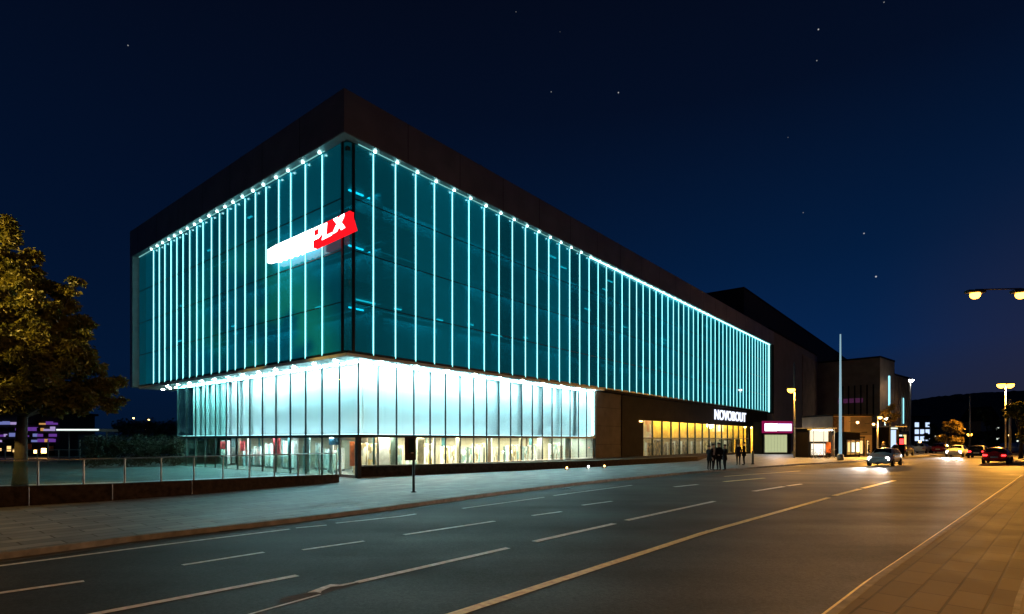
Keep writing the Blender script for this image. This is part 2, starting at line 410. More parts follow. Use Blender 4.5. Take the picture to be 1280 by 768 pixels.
gx = N(nt, 'ShaderNodeMapRange'); gx.interpolation_type = 'SMOOTHSTEP'; gx.inputs['From Min'].default_value = .50; gx.inputs['From Max'].default_value = .72
nt.links.new(sp.outputs['X'], gx.inputs[0])
gz = N(nt, 'ShaderNodeMapRange'); gz.interpolation_type = 'SMOOTHSTEP'; gz.inputs['From Min'].default_value = .42; gz.inputs['From Max'].default_value = .05
nt.links.new(sp.outputs['Z'], gz.inputs[0])
gm = N(nt, 'ShaderNodeMath', operation='MULTIPLY'); nt.links.new(gx.outputs[0], gm.inputs[0]); nt.links.new(gz.outputs[0], gm.inputs[1])
gl = N(nt, 'ShaderNodeMix', data_type='RGBA'); gl.inputs['B'].default_value = (.0165, .0135, .026, 1)
g9 = N(nt, 'ShaderNodeMath', operation='MULTIPLY'); g9.inputs[1].default_value = .62; nt.links.new(gm.outputs[0], g9.inputs[0])
nt.links.new(g9.outputs[0], gl.inputs['Factor']); nt.links.new(mx.outputs['Result'], gl.inputs['A'])
cur = gl.outputs['Result']
for (u, v, s, k) in ((160, 57, .0009, .5), (1023, 37, .0011, .7), (1021, 76, .0009, .45), (689, 115, .0011, .3), (773, 116, .0011, .7),
                     (1004, 266, .0010, .25), (1080, 292, .0012, .6), (1095, 346, .0014, .9), (645, 15, .0009, .2), (1105, 3, .0009, .35), (985, 172, .0009, .15), (700, 40, .0008, .1)):
    d = Vector(((u - CX) / F, 1, (HY - v) / F)).normalized()
    k *= .55; ds = N(nt, 'ShaderNodeVectorMath', operation='DISTANCE'); ds.inputs[1].default_value = d
    nt.links.new(tc.outputs['Generated'], ds.inputs[0])
    m2 = N(nt, 'ShaderNodeMapRange'); m2.inputs['From Min'].default_value = s * 1.0; m2.inputs['From Max'].default_value = s * .3
    m2.inputs['To Min'].default_value = 0; m2.inputs['To Max'].default_value = k
    nt.links.new(ds.outputs['Value'], m2.inputs[0])
    ad = N(nt, 'ShaderNodeMix', data_type='RGBA', blend_type='ADD'); ad.inputs['Factor'].default_value = 1
    nt.links.new(cur, ad.inputs['A']); nt.links.new(m2.outputs[0], ad.inputs['B']); cur = ad.outputs['Result']
nt.links.new(cur, bg.inputs[0]); bg.inputs[1].default_value = .84; nt.links.new(bg.outputs[0], wo.inputs[0])

# ------------------------------------------------------------------ ground, road, pavements
ZR = -.12
aR = math.atan2(.7777, .6286)                     # bearing of the long facade
lk_px = [(0, 691.5), (80, 681.5), (160, 671), (240, 662), (320, 653.5), (400, 644), (480, 634), (560, 623.5), (640, 613), (700, 606), (760, 599.5), (860, 590.2), (930, 584.8), (1000, 580), (1070, 576.2)]
lk = [G(u, v) for u, v in lk_px]
lk = [(-22.5, 1.5), (-15.5, 5.0)] + lk + [(60, 78), (110, 118), (200, 196), (330, 310)]
rk = [(-5.5, -3.2), (-.6, 2.0)] + [G(1030, 768), G(1090, 722), G(1160, 675), G(1220, 634), G(1280, 592.5)] + [(52, 54), (86, 86), (140, 130), (230, 205), (350, 305)]
struct(MB().sheet([(-900, -300), (900, -300), (900, 1600), (-900, 1600)], -.16).build('ground', M['ground']))
road_poly = lk + rk[::-1]
rb_ = bmesh.new()
vs = [rb_.verts.new((p[0], p[1], ZR)) for p in road_poly]; fc = rb_.faces.new(vs)
bmesh.ops.triangulate(rb_, faces=[fc]); bmesh.ops.recalc_face_normals(rb_, faces=rb_.faces)
me = bpy.data.meshes.new('road'); rb_.to_mesh(me); me.materials.append(M['asphalt'])
road = bpy.data.objects.new('road', me); COL.objects.link(road); struct(road)
# kerbs: far one dark, near one pale
KW = .16
def kerb(path, side, mat, name, w=KW):
    struct(MB().sweep([(0, -.15), (0, 0.0), (side * w, 0.0), (side * w, -.15)], path).build(name, mat, bevel=.012))
kerb(lk, -1, M['kerb'], 'kerb'); kerb(rk, 1, M['kerb'], 'kerb', .11)
# far pavement: everything on the building side
lk_in = offset(lk, -KW)
poly = lk_in + [(330, 420), (120, 400), (-260, 300), (-260, 0), (-40, -6)]
def flat(name, poly, z, mat):
    b = bmesh.new(); f = b.faces.new([b.verts.new((p[0], p[1], z)) for p in poly])
    bmesh.ops.triangulate(b, faces=[f])
    for f in b.faces:
        if f.normal.z < 0: f.normal_flip()
    me = bpy.data.meshes.new(name); b.to_mesh(me); me.materials.append(mat)
    o = bpy.data.objects.new(name, me); COL.objects.link(o); return struct(o)
flat('pavement', poly, 0.0, M['pave_far'])
r1 = offset(rk, .11); r2 = offset(rk, 1.55); r3 = offset(rk, 1.61)
struct(MB().strip(r1, r2, -.001).build('pavement', M['pave_near']))
struct(MB().strip(r2, r3, .0).build('paving_seam_strip', M['kerb']))
struct(MB().strip(r3, [(p[0] + 60, p[1] - 60) for p in r3], -.001).build('pavement', M['pave_slab']))
# gutter course along the far kerb
struct(MB().strip(lk, offset(lk, .32), ZR + .004).build('road_gutter', pmat('gutter_asphalt', (.032, .034, .036), .5, 0, .4, 3, .3, 50)))

def marking(px, wid, mat='paint', z=ZR + .008):
    wid *= 1.3
    pts = [G(u, v, ZR) for u, v in px]
    # subdivide for slightly ragged edges
    fine = []
    for a, b in zip(pts[:-1], pts[1:]):
        k = max(2, int(math.hypot(b[0] - a[0], b[1] - a[1]) / .35))
        fine += [(a[0] + (b[0] - a[0]) * i / k, a[1] + (b[1] - a[1]) * i / k) for i in range(k)]
    fine.append(pts[-1]); nn = normals(fine)
    L = [(p[0] + n[0] * (wid / 2 + random.uniform(-.006, .006)), p[1] + n[1] * (wid / 2 + random.uniform(-.006, .006))) for p, n in zip(fine, nn)]
    Rr = [(p[0] - n[0] * (wid / 2 + random.uniform(-.006, .006)), p[1] - n[1] * (wid / 2 + random.uniform(-.006, .006))) for p, n in zip(fine, nn)]
    struct(MB().strip(Rr, L, z).build('road_marking', M[mat]))
for px, wd, mt in (
    ([(-60, 717), (0, 708), (200, 682), (362, 662)], .09, 'paint'), ([(370, 660.5), (408, 657)], .08, 'paint'),
    ([(420, 654.5), (500, 646), (520, 643)], .08, 'paint'), ([(578, 636), (630, 629), (680, 622)], .08, 'paint'), ([(692, 620), (740, 613.5), (790, 607)], .08, 'paint'),
    ([(-80, 754), (0, 742), (105, 727)], .10, 'paint'), ([(228, 707), (330, 691)], .085, 'paint'), ([(378, 688), (455, 677)], .085, 'paint'),
    ([(505, 669), (618, 652)], .10, 'paint'), ([(665, 645), (702, 640)], .09, 'paint'), ([(728, 632), (765, 627)], .1, 'paint'), ([(843, 609), (872, 606)], .16, 'paint'),
    ([(90, 774), (120, 768), (372, 720)], .105, 'paint'), ([(446, 728.5), (635, 685.5)], .105, 'paint'), ([(668, 677.5), (768, 655)], .12, 'paint'),
    ([(783, 651), (893, 627)], .13, 'paint'), ([(942, 614.5), (980, 608.5)], .17, 'paint'), ([(984, 607.8), (1002, 605.4)], .15, 'paint'),
    ([(300, 772), (400, 744)], .035, 'paint'),
    ([(540, 777), (570, 768), (880, 666.5), (1036, 622.5)], .13, 'paint_y'), ([(1043, 620), (1075, 611.6)], .16, 'paint_y'), ([(1078, 610.8), (1118, 601)], .17, 'paint_y'),
    ([(905, 602.5), (955, 598)], .2, 'paint_y'), ([(905, 596), (1000, 589)], .10, 'paint_y')):
    marking(px, wd, mt)
struct(MB().strip(offset(rk, -.13), offset(rk, -.02), ZR + .008).build('road_marking', M['paint_y']))
# worn brown patch with smeared paint
def pxsheet(name, px, z, mat): return flat(name, [G(u, v, ZR) for u, v in px], z, mat)
pxsheet('road_patch', [(348, 754), (352, 748), (380, 742), (400, 736.5), (440, 731), (452, 728.5), (440, 733), (420, 738), (402, 744), (375, 750)], ZR + .004, M['patch'])
pxsheet('road_marking', [(384, 742), (402, 735), (413, 731.5), (425, 732), (446, 728), (447, 729.2), (428, 733.6), (414, 734.5), (402, 740), (401, 742.5), (395, 741.3)], ZR + .012, M['paint'])
pxsheet('road_marking', [(872, 668), (884, 663.5), (889, 664.5), (876, 669)], ZR + .012, M['paint_y'])
# small drains and covers
def gully(u, v, wd=.5, ln=.42):
    x, y = G(u, v, ZR); o = empty('drain_cover', (x, y, ZR + .006), aR)
    tag(o, 'small iron drain grate set in the road by the long kerb', 'drain cover', 'drain covers along the kerb')
    f = MB(); f.box(-wd / 2, wd / 2, -ln / 2, -ln / 2 + .04, 0, .012); f.box(-wd / 2, wd / 2, ln / 2 - .04, ln / 2, 0, .012)
    f.box(-wd / 2, -wd / 2 + .04, -ln / 2 + .04, ln / 2 - .04, 0, .012); f.box(wd / 2 - .04, wd / 2, -ln / 2 + .04, ln / 2 - .04, 0, .012); f.build('frame', M['darksteel'], o)
    g = MB()
    for i in range(7): xx = -wd / 2 + .07 + i * (wd - .14) / 6; g.box(xx - .012, xx + .012, -ln / 2 + .04, ln / 2 - .04, .001, .010)
    g.build('grate', M['darksteel'], o)
gully(285, 662.5); gully(705, 611)

# ------------------------------------------------------------------ the cinema
BX, BY = -7.97, 29.0
cin = empty('cinema_building', (BX, BY, 0), aR,
            'large glass cinema with cyan light fins over a white lit ground storey', 'building')
ZS, ZE, ZT = 6.33, 16.95, 19.04        # soffit, eave, roof top
XL, YR = -1.1, -.6                     # planes of the short and long upper facades
XE, YE = 75.6, 28.1                    # their far ends
def along(face, t): return (t, None) if face == 'long' else (None, t)
# roof and band
bm_ = MB(); bm_.prism([(-1.6, -1.1), (77.0, -1.1), (77.0, .2), (-.3, .2), (-.3, 28.7), (-1.6, 28.7)], ZE, ZT); bm_.cur = 1
for i in range(1, 20): xx = -1.6 + i * 4.0; bm_.box(xx - .015, xx + .015, -1.103, -1.0995, ZE + .01, ZT - .01)
for i in range(1, 8): yy = -1.1 + i * 4.0; bm_.box(-1.603, -1.5995, yy - .015, yy + .015, ZE + .01, ZT - .01)
bm_.build('roof_band', [M['band'], M['dark']], cin)
bx('roof', M['blackwall'], cin, -.3, 77, .2, 28.7, ZT - .6, ZT - .25)
# upper soffit (between band edge and glass) and the big lower soffit
sf = MB(); sf.box(-1.58, 76.4, -1.08, YR - .02, ZE - .05, ZE - .003); sf.box(-1.58, XL - .02, YR - .02, 28.1, ZE - .05, ZE - .003); sf.build('eave_soffit', M['reveal'], cin)
s2 = MB(); s2.prism([(XL - .04, YR - .04), (24.4, YR - .04), (24.4, 1.4), (1.4, 1.4), (1.4, 28.1), (XL - .04, 28.1)], ZS - .16, ZS); s2.build('soffit', M['soffit'], cin, bevel=.01)
s3 = MB(); s3.box(24.4, 76.2, YR - .04, 1.4, ZS - .22, ZS); s3.build('fascia_edge', M['dark'], cin)
# end frames
bx('end_frame', M['reveal'], cin, -1.6, -.6, 28.1, 28.7, ZS - .05, ZE)
bx('end_frame', M['dark'], cin, 76.0, 77.0, -1.1, -.2, ZS - .22, ZE)
# fins: measured spacing on the short side, even on the long side
lt = [0.0]
def t_short(u):   # pixel -> distance along the short upper facade
    x0, y0 = -8.194, 27.77; d = u - CX
    return (y0 * d - x0 * F) / (-.7778 * F - .6286 * d)
us = [403.8, 382.8, 364.4, 349.4, 333.4, 320.3, 307.2, 295.3, 285.3, 275.3, 265.3, 254.7, 246.9, 238, 229.7, 221.9, 214.7, 206.9, 200, 192.8]
ts = [t_short(u) for u in us]
ys = [YR + t for t in ts]
xs = [XL + 1.56]
while xs[-1] < XE - .9: xs.append(xs[-1] + 1.42 + random.uniform(-.05, .05))
fin_d, fin_w = .07, .016
for x in xs:
    bx('light_fin', M['fin'], cin, x - fin_w, x + fin_w, YR - fin_d, YR - .03, ZS + .03, ZE - .15)
    if x < 50: MB().lathe([(.0, 0), (.07, 0), (.07, .05), (.0, .05)], 10, (x, YR - .20, ZE - .12)).build('eave_lamp', M['finwhite'], cin)
for y in ys:
    bx('light_fin', M['fin'], cin, XL - fin_d, XL - .03, y - fin_w, y + fin_w, ZS + .03, ZE - .15)
    MB().lathe([(.0, 0), (.07, 0), (.07, .05), (.0, .05)], 10, (XL - .20, y, ZE - .12)).build('eave_lamp', M['finwhite'], cin)
bx('light_fin', M['fin'], cin, XE + .2, XE + .26, -.78, -.64, ZS, ZE - .1)
bx('eave_light_line', M['edge'], cin, 22.0, 76.0, -.80, -.70, ZE - .10, ZE - .055)
bx('eave_light_line', M['edgedim'], cin, -.5, 21.98, -.715, -.69, ZE - .085, ZE - .055)
bx('eave_light_line', M['edgedim'], cin, -1.215, -1.19, 1.2, 27.9, ZE - .085, ZE - .055)
# teal panels between the fins
ex = [XL + .42] + xs + [XE]
for a, b in zip(ex[:-1], ex[1:]): bx('curtain_wall_panel', M['teal'], cin, a + .012, b - .012, YR - .02, YR, ZS + .02, ZE - .06)
ey = [YR + .42] + ys + [26.6, YE]
for a, b in zip(ey[:-1], ey[1:]): bx('curtain_wall_panel', M['teal'], cin, XL - .02, XL, a + .012, b - .012, ZS + .02, ZE - .06)
# glazed corner post with dark edges
cp = MB(); cp.lathe([(.34, 0), (.34, ZE - ZS - .1)], 18, (XL + .36, YR + .36, ZS + .02)); cp.build('corner_glass', M['teal'], cin, True)
bx('corner_mullion', M['mull'], cin, XL + .30, XL + .44, YR - .05, YR + .04, ZS, ZE - .06)
bx('corner_mullion', M['mull'], cin, XL - .05, XL + .04, YR + .30, YR + .44, ZS, ZE - .06)
# thin horizontal rails
for z in (8.9, 11.5, 14.1):
    bx('transom', M['mull'], cin, XL + .44, XE, YR - .045, YR - .021, z - .022, z + .022)
    bx('transom', M['mull'], cin, XL - .045, XL - .021, YR + .44, YE, z - .022, z + .022)
bx('bottom_rail', M['mull'], cin, XL, XE, YR - .06, YR - .021, ZS + .001, ZS + .12)
bx('bottom_rail', M['mull'], cin, XL - .06, XL - .021, YR, YE, ZS + .001, ZS + .12)
# behind the teal glass: core wall, floor slabs, ceiling lamps, stair flights, columns
cw = MB(); cw.prism([(3.0, 3.4), (76, 3.4), (76, 4.0), (3.6, 4.0), (3.6, 28.1), (3.0, 28.1)], ZS, ZE); cw.build('core_wall', M['inner'], cin)
for z in (9.75, 13.3): MB().prism([(XL + .25, YR + .25), (75.4, YR + .25), (75.4, 3.4), (3.0, 3.4), (3.0, 28.0), (XL + .25, 28.0)], z, z + .35).build('floor_slab', M['slab'], cin)
MB().prism([(XL + .05, YR + .05), (75.4, YR + .05), (75.4, 3.4), (3.0, 3.4), (3.0, 28.0), (XL + .05, 28.0)], ZE - .5, ZE - .3).build('ceiling', M['slab'], cin)
MB().prism([(XL + .05, YR + .05), (75.4, YR + .05), (75.4, 3.4), (3.0, 3.4), (3.0, 28.0), (XL + .05, 28.0)], ZS + .02, ZS + .1).build('floor_slab', M['slab'], cin)
rnd = random.Random(4)
for i in range(26):
    x = 1.0 + i * 2.85 + rnd.uniform(-.5, .5); z = rnd.choice((9.70, 13.25, ZE - .52)); L = rnd.choice((.5, .9, 1.4))
    bx('ceiling_lamp', M['teallamp'], cin, x, x + L, .6 + rnd.uniform(0, 1.8), .75 + 1.9, z - .05, z - .002) if False else \
        MB().box(x, x + L, (yy := rnd.uniform(.5, 2.6)), yy + .12, z - .06, z - .003).build('ceiling_lamp', M['teallamp'], cin)
for i in range(9):
    y = 1.5 + i * 3.05 + rnd.uniform(-.6, .6); z = rnd.choice((9.70, 13.25, ZE - .52)); xx = rnd.uniform(-.4, 2.4)
    MB().box(xx, xx + .12, y, y + rnd.choice((.5, .9)), z - .06, z - .003).build('ceiling_lamp', M['teallamp'], cin)
for z in (9.70, 13.25, ZE - .52):
    bx('fill_lamp_screen', M['slab'], cin, 2.88, 75.4, 2.82, 2.86, z - .30, z); bx('fill_lamp_screen', M['slab'], cin, 2.50, 2.54, 1.2, 27.8, z - .30, z)  # boards added to keep the fill lamps out of view
    for i in range(8): bx('core_fill_lamp', M['core_fill'], cin, 1.5 + i * 9.3, 9.0 + i * 9.3, 2.95, 3.05, z - .14, z - .06)  # hidden lamps added to brighten the wall behind the teal glass
    for i in range(3): bx('core_fill_lamp', M['core_fill'], cin, 2.6, 2.7, 1.5 + i * 9.3, 9.0 + i * 9.3, z - .14, z - .06)
for i in range(8):
    x = 3.0 + i * 9.6
    MB().lathe([(.25, 0), (.25, ZE - ZS - .5)], 12, (x, 2.2, ZS + .1)).build('column', M['inner'], cin, True)
for (x0, z0) in ((6.5, 9.9), (24.5, 6.5), (47, 9.9)):
    st = MB(); b = len(st.v)
    st.v += [(x0, 1.4, z0 + 3.3), (x0 + 6.5, 1.4, z0), (x0 + 6.5, 1.4, z0 + .35), (x0, 1.4, z0 + 3.65), (x0, 2.8, z0 + 3.3), (x0 + 6.5, 2.8, z0), (x0 + 6.5, 2.8, z0 + .35), (x0, 2.8, z0 + 3.65)]
    for q in ((0, 1, 2, 3), (7, 6, 5, 4), (3, 2, 6, 7), (0, 4, 5, 1)): st.face([b + i for i in q])
    st.build('stair_flight', M['reveal'], cin)
# main body behind
bd = MB(); bd.prism([(3.6, 4.0), (77, 4.0), (77, 28.7), (3.6, 28.7)], ZS, ZT - .62); bd.build('core_body', M['blackwall'], cin)

# --- ground storey: glass walls, white lit lining above the transom
ZB, ZW = 2.28, 6.16
pw = 23.8 / 19; px_ = [i * pw for i in range(20)]
qw = 23.3 / 14; py_ = [i * qw for i in range(15)]
PL = .55
for i, x in enumerate(px_): bx('mullion', M['mull'], cin, x - .024, x + .024, -.05, .04, PL if i else .0, ZW)
for y in py_[1:]: bx('mullion', M['mull'], cin, -.05, .04, y - .024, y + .024, .0, ZW)
bx('corner_mullion', M['darksteel'], cin, -.12, .10, -.12, .10, .02, ZB - .1)
bx('transom', M['mull'], cin, 0, 23.8, -.11, .06, ZB - .16, ZB); bx('transom', M['mull'], cin, -.11, .06, .1, 23.3, ZB - .16, ZB)
for a, b in zip(px_[:-1], px_[1:]):
    bx('glass_pane', M['glass'], cin, a + .025, b - .025, -.01, .01, ZB, ZW); bx('glass_pane', M['glass'], cin, a + .025, b - .025, -.01, .01, PL + .05, ZB - .16)
for i, (a, b) in enumerate(zip(py_[:-1], py_[1:])):
    bx('glass_pane', M['glass'] if i < 9 else M['greenglass'], cin, -.01, .01, a + .025, b - .025, ZB, ZW)
    if i != 0: bx('glass_pane', M['glass'] if i < 9 else M['greenglass'], cin, -.01, .01, a + .025, b - .025, .06, ZB - .16)
# white lining wall boards behind the glass
for i, (a, b) in enumerate(zip(px_[:-1], px_[1:])):
    gap = 0.0 if i < 10 else (.12 if i < 14 else .25)
    bx('lining_board', M['white'], cin, max(a, 1.05) + gap * .5 + .004, b - gap * .5 - .004, 1.0 + (.25 if i > 8 and i % 2 else 0), 1.05 + (.25 if i > 8 and i % 2 else 0), ZB + .02, ZW + .002)
for i, (a, b) in enumerate(zip(py_[:-1], py_[1:])):
    gap = 0.0 if i < 5 else (.12 if i < 8 else .6)
    bx('lining_board', M['white'], cin, 1.0, 1.05, max(a, 1.05) + gap * .5 + .004, b - gap * .5 - .004, ZB + .02, ZW + .002)
MB().prism([(.02, .06), (23.8, .06), (23.8, 4.6), (4.6, 4.6), (4.6, 23.3), (.02, 23.3)], ZB - .12, ZB - .02).build('mezzanine_slab', M['white'], cin)
MB().prism([(1.6, 1.6), (23.8, 1.6), (23.8, 1.7), (1.7, 1.7), (1.7, 23.3), (1.6, 23.3)], ZB, ZW + .17).build('back_wall', M['white'], cin)
bx('side_wall', M['white'], cin, 23.66, 23.78, .1, 1.6, ZB + .01, ZW + .16); bx('side_wall', M['wallcool'], cin, 23.66, 23.78, .1, 4.6, .03, ZB - .13)
# strip lamps in the ceiling between glass and lining (one per bay)
for i, (a, b) in enumerate(zip(px_[:-1], px_[1:])): bx('strip_lamp', M['strip'], cin, a + .16, b - .16, .26, .50, ZW - .06, ZW - .01)
for i, (a, b) in enumerate(zip(py_[:-1], py_[1:])): bx('strip_lamp', M['strip'], cin, .26, .50, a + .25, b - .25, ZW - .06, ZW - .01)
# soffit downlights in front of the glass
def dl(x, y): MB().lathe([(0, 0), (.10, 0), (.10, .02), (0, .02)], 12, (x, y, ZS - .19)).build('downlight', M['downlamp'], cin)
for i in range(12): dl(-.55, 1.2 + i * 2.05)
for y in (24.2, 25.4, 26.9): dl(.2, y)
for i in range(10): dl(1.2 + i * 2.45, -.32)
bx('strip_lamp', M['finwhite'], cin, 23.5, 23.62, -.06, .0, 2.4, 6.0)
# interior of the ground storey
MB().prism([(0.05, .05), (23.8, .05), (23.8, 5), (5, 5), (5, 23.3), (.05, 23.3)], -.05, .03).build('floor', M['floorin'], cin)
bk = MB(); bk.prism([(4.6, 4.6), (23.8, 4.6), (23.8, 4.8), (4.8, 4.8), (4.8, 23.3), (4.6, 23.3)], .03, ZB - .12); bk.build('back_wall', M['wallwarm'], cin)
for i in range(8): bx('ceiling_lamp', M['stripin'], cin, 1.2 + i * 2.8, 3.6 + i * 2.8, 1.2, 1.75, ZB - .128, ZB - .1205); bx('ceiling_lamp', M['stripin'], cin, 1.2 + i * 2.8, 3.6 + i * 2.8, 2.7, 3.3, ZB - .128, ZB - .1205)
for i in range(8): bx('ceiling_lamp', M['stripcool'], cin, 1.2, 1.75, 4.2 + i * 2.3, 5.6 + i * 2.3, ZB - .128, ZB - .1205)
for i in range(19): bx('lining_fill_strip', M['lining_fill'], cin, px_[i] + .1, px_[i + 1] - .1, .30, .75, ZB + .005, ZB + .03)  # unseen strips added to brighten the foot of the white lining
for i in range(14): bx('lining_fill_strip', M['lining_fill'], cin, .30, .75, py_[i] + .8 if i == 0 else py_[i] + .1, py_[i + 1] - .1, ZB + .005, ZB + .03)
# end walls
bx('brown_panel_wall', M['brown'], cin, 23.84, 28.4, -.12, .3, 0, ZS - .16)
pj = MB()
for z in (1.6, 3.2, 4.8): pj.box(23.84, 28.4, -.123, -.1195, z - .012, z + .012)
pj.build('panel_joint', M['dark'], cin)
bx('end_wall', M['greenglass'], cin, .0, 5.0, 23.34, 23.38, 0, ZS - .16)
bx('rear_wall', M['dark'], cin, 5.0, 5.3, 23.3, 30, 0, ZS - .16)
# dark shop storey
X0, X1 = 32.8, 67.3; ZH = 3.92
bx('dark_cladding', M['dark'], cin, 28.4, X0, -.18, .3, 0, ZS - .22); bx('dark_cladding', M['dark'], cin, X0, 72.8, -.18, .3, ZH, ZS - .22)
bx('dark_cladding', M['dark'], cin, 72.8, 76.6, -.18, .3, 0, ZS - .22); bx('dark_cladding', M['dark'], cin, X1, 68.0, -.18, .3, 0, ZH)
n = 15; sw = (X1 - X0) / n
for i in range(n + 1):
    x = X0 + i * sw; bx('mullion', M['mull'], cin, x - .05, x + .05, -.12, .04, .28, ZH)
for i in range(n):
    a = X0 + i * sw
    bx('shop_window', M['glass'], cin, a + .05, a + sw - .05, -.02, .0, .3, 2.12); bx('shop_window', M['glass'], cin, a + .05, a + sw - .05, -.02, .0, 2.22, ZH)
bx('transom', M['mull'], cin, X0, X1, -.10, .03, 2.12, 2.22)
bx('sill_wall', M['plinth'], cin, X0, X1, -.2, .2, 0, .28)
bx('upper_back_panel', M['yellow'], cin, X0 + 4, X1, 1.0, 1.05, 2.1, 4.6)
bx('upper_back_panel', merch('pink_white_poster', [(.8, .74, .7), (.8, .45, .4), (.85, .8, .75), (.7, .3, .2), (.8, .7, .6)], (1.2, 1.2, 1.2)), cin, X0, X0 + 3.9, .6, .65, 2.15, 4.4)
bx('ceiling', M['ceilin'], cin, X0, X1, .31, 4.4, 4.9, 5.0)
bx('floor', M['floorin'], cin, X0, 72.6, .05, 4.4, -.04, .02)
bx('back_wall', M['wallwarm'], cin, X0, X1, 4.2, 4.3, .02, 4.9)
for i in range(n):
    a = X0 + i * sw
    bx('ceiling_lamp', M['stripwarm'], cin, a + .3, a + sw - .3, .40, .55, 4.72, 4.80)
    bx('ceiling_lamp', M['stripin'], cin, a + .8, a + sw - .8, .15, .24, 2.17, 2.20)
    bx('ceiling_lamp', M['stripin'], cin, a + .8, a + sw - .8, 2.0, 2.2, 2.17, 2.20)
# entrance recess
MB().box(68.0, 72.6, 2.4, 2.5, 0.02, ZH).build('entrance_wall', M['yellow'], cin)
bx('entrance_wall', M['yellow'], cin, 72.6, 72.8, .0, 2.5, .02, ZH); bx('ceiling', M['ceilin'], cin, 68.0, 72.8, .05, 2.5, ZH, ZH + .1)
dr = bx('door', M['dark'], cin, 69.3, 71.2, 2.30, 2.38, .02, 3.0)
MB().tube([(70.2, 2.22, .9), (70.2, 2.22, 1.7)], .025).build('handle', M['steel'], dr)
bx('ceiling_lamp', M['stripwarm'], cin, 68.6, 72.0, .8, 1.0, ZH - .08, ZH - .03)
bx('wall_lamp', M['sodsmall'], cin, 31.9, 32.3, -.32, -.19, 3.72, 3.84)
# door in the short facade by the corner
d1 = MB(); d1.box(-.03, .03, .14, .22, .04, ZB - .18); d1.box(-.03, .03, qw - .12, qw - .04, .04, ZB - .18); d1.box(-.03, .03, .22, qw - .12, .04, .16); d1.box(-.03, .03, .22, qw - .12, ZB - .28, ZB - .18)
do = d1.build('door', M['white'], cin)
bx('pane', M['glass'], do, -.008, .008, .22, qw - .12, .16, ZB - .28); MB().tube([(-.08, qw - .25, .8), (-.08, qw - .25, 1.5)], .02).build('handle', M['steel'], do)
# sign posters inside
bx('poster', M['poster'], cin, 1.5, 1.54, qw * 1.15, qw * 1.75, .5, 1.9); bx('poster', M['blueposter'], cin, 1.3, 1.34, qw * 2.1, qw * 2.8, 1.7, 2.1)
bx('poster', M['redposter'], cin, 1.4, 1.44, qw * 6.3, qw * 6.8, 1.0, 2.1); bx('poster', M['redposter'], cin, 1.4, 1.44, qw * 9.2, qw * 9.6, 1.2, 1.9)
bx('poster', M['redposter'], cin, 1.4, 1.44, qw * 10.9, qw * 11.5, 1.3, 1.9)

rnd = random.Random(31)
plain = [pmat('cream_panel', (.75, .66, .46), .6), pmat('pale_blue_panel', (.40, .58, .62), .6), pmat('grey_green_panel', (.10, .15, .13), .6), pmat('white_panel', (.8, .82, .8), .6), pmat('umber_panel', (.12, .075, .04), .6), pmat('deep_teal_panel', (.03, .14, .16), .6)]
x = .9
while x < 22.8:
    wd = rnd.choice((.12, .18, .3, .5, .8)); bx('display_panel', rnd.choice(plain), cin, x, x + wd, (yy := rnd.uniform(1.0, 3.9)), yy + .06, .03, ZB - .13 if rnd.random() < .7 else 1.5); x += wd + rnd.uniform(.05, .7)
y = 2.4
while y < 22.5:
    wd = rnd.choice((.12, .2, .35, .6)); bx('display_panel', rnd.choice(plain[1:]), cin, (yy := rnd.uniform(1.0, 3.9)), yy + .06, y, y + wd, .03, ZB - .13 if rnd.random() < .7 else 1.6); y += wd + rnd.uniform(.1, .8)
# racks, screens and curtains seen through the shop glass (things standing on the floor)
def rack(kind, label, group, loc, w, h, mat, rz=0.0):
    o = empty('display_rack', (0, 0, 0), 0, label, 'display rack', group)
    bx('stocked_front', mat, o, -w / 2, w / 2, -.02, .16, .12, h)
    bx('base', M['darksteel'], o, -w / 2 - .02, w / 2 + .02, -.06, .2, 0, .12)
    bx('side_panel', M['white'], o, -w / 2 - .04, -w / 2 - .001, -.03, .18, .12, h + .04); bx('side_panel', M['white'], o, w / 2 + .001, w / 2 + .04, -.03, .18, .12, h + .04)
    c, s = math.cos(aR), math.sin(aR)
    o.location = (BX + loc[0] * c - loc[1] * s, BY + loc[0] * s + loc[1] * c, loc[2]); o.rotation_euler = (0, 0, aR + rz)
    return o
rnd = random.Random(8)
kinds = [('m_cool', 'pale stocked display rack behind the low windows of the long glass front', 'pale racks behind the long front'),
         ('m_warm', 'cream stocked display rack behind the low windows of the long glass front', 'cream racks behind the long front')]
x = 1.2
while x < 22.6:
    wd = rnd.uniform(.45, 1.3); k = kinds[0] if rnd.random() < .45 else kinds[1]
    rack('rack', k[1], k[2], (x + wd / 2, rnd.uniform(1.5, 3.6), .03), wd, rnd.uniform(1.35, 1.95), M[k[0]]); x += wd + rnd.uniform(.12, .55)
y = 3.2
while y < 22.0:
    wd = rnd.uniform(.5, 1.3)
    if y < 13: k = ('m_cool', 'pale stocked display rack behind the doors of the short glass front', 'pale racks behind the short front')
    else: k = ('m_red', 'dark red stocked display rack behind the short glass front', 'dark red racks behind the short front')
    rack('rack', k[1], k[2], (rnd.uniform(1.9, 3.6), y + wd / 2, .03), wd, rnd.uniform(1.2, 1.9), M[k[0]], R(-90)); y += wd + rnd.uniform(.25, .8)
x = X0 + .4
while x < X1 - 1.5:
    wd = rnd.uniform(.8, 1.7)
    rack('rack', 'grey stocked display rack inside the warm lit shop beneath the dark fascia', 'grey racks inside the warm lit shop', (x + wd / 2, rnd.uniform(.9, 2.6), .02), wd, rnd.uniform(1.5, 1.95), M['m_grey']); x += wd + rnd.uniform(.2, .7)

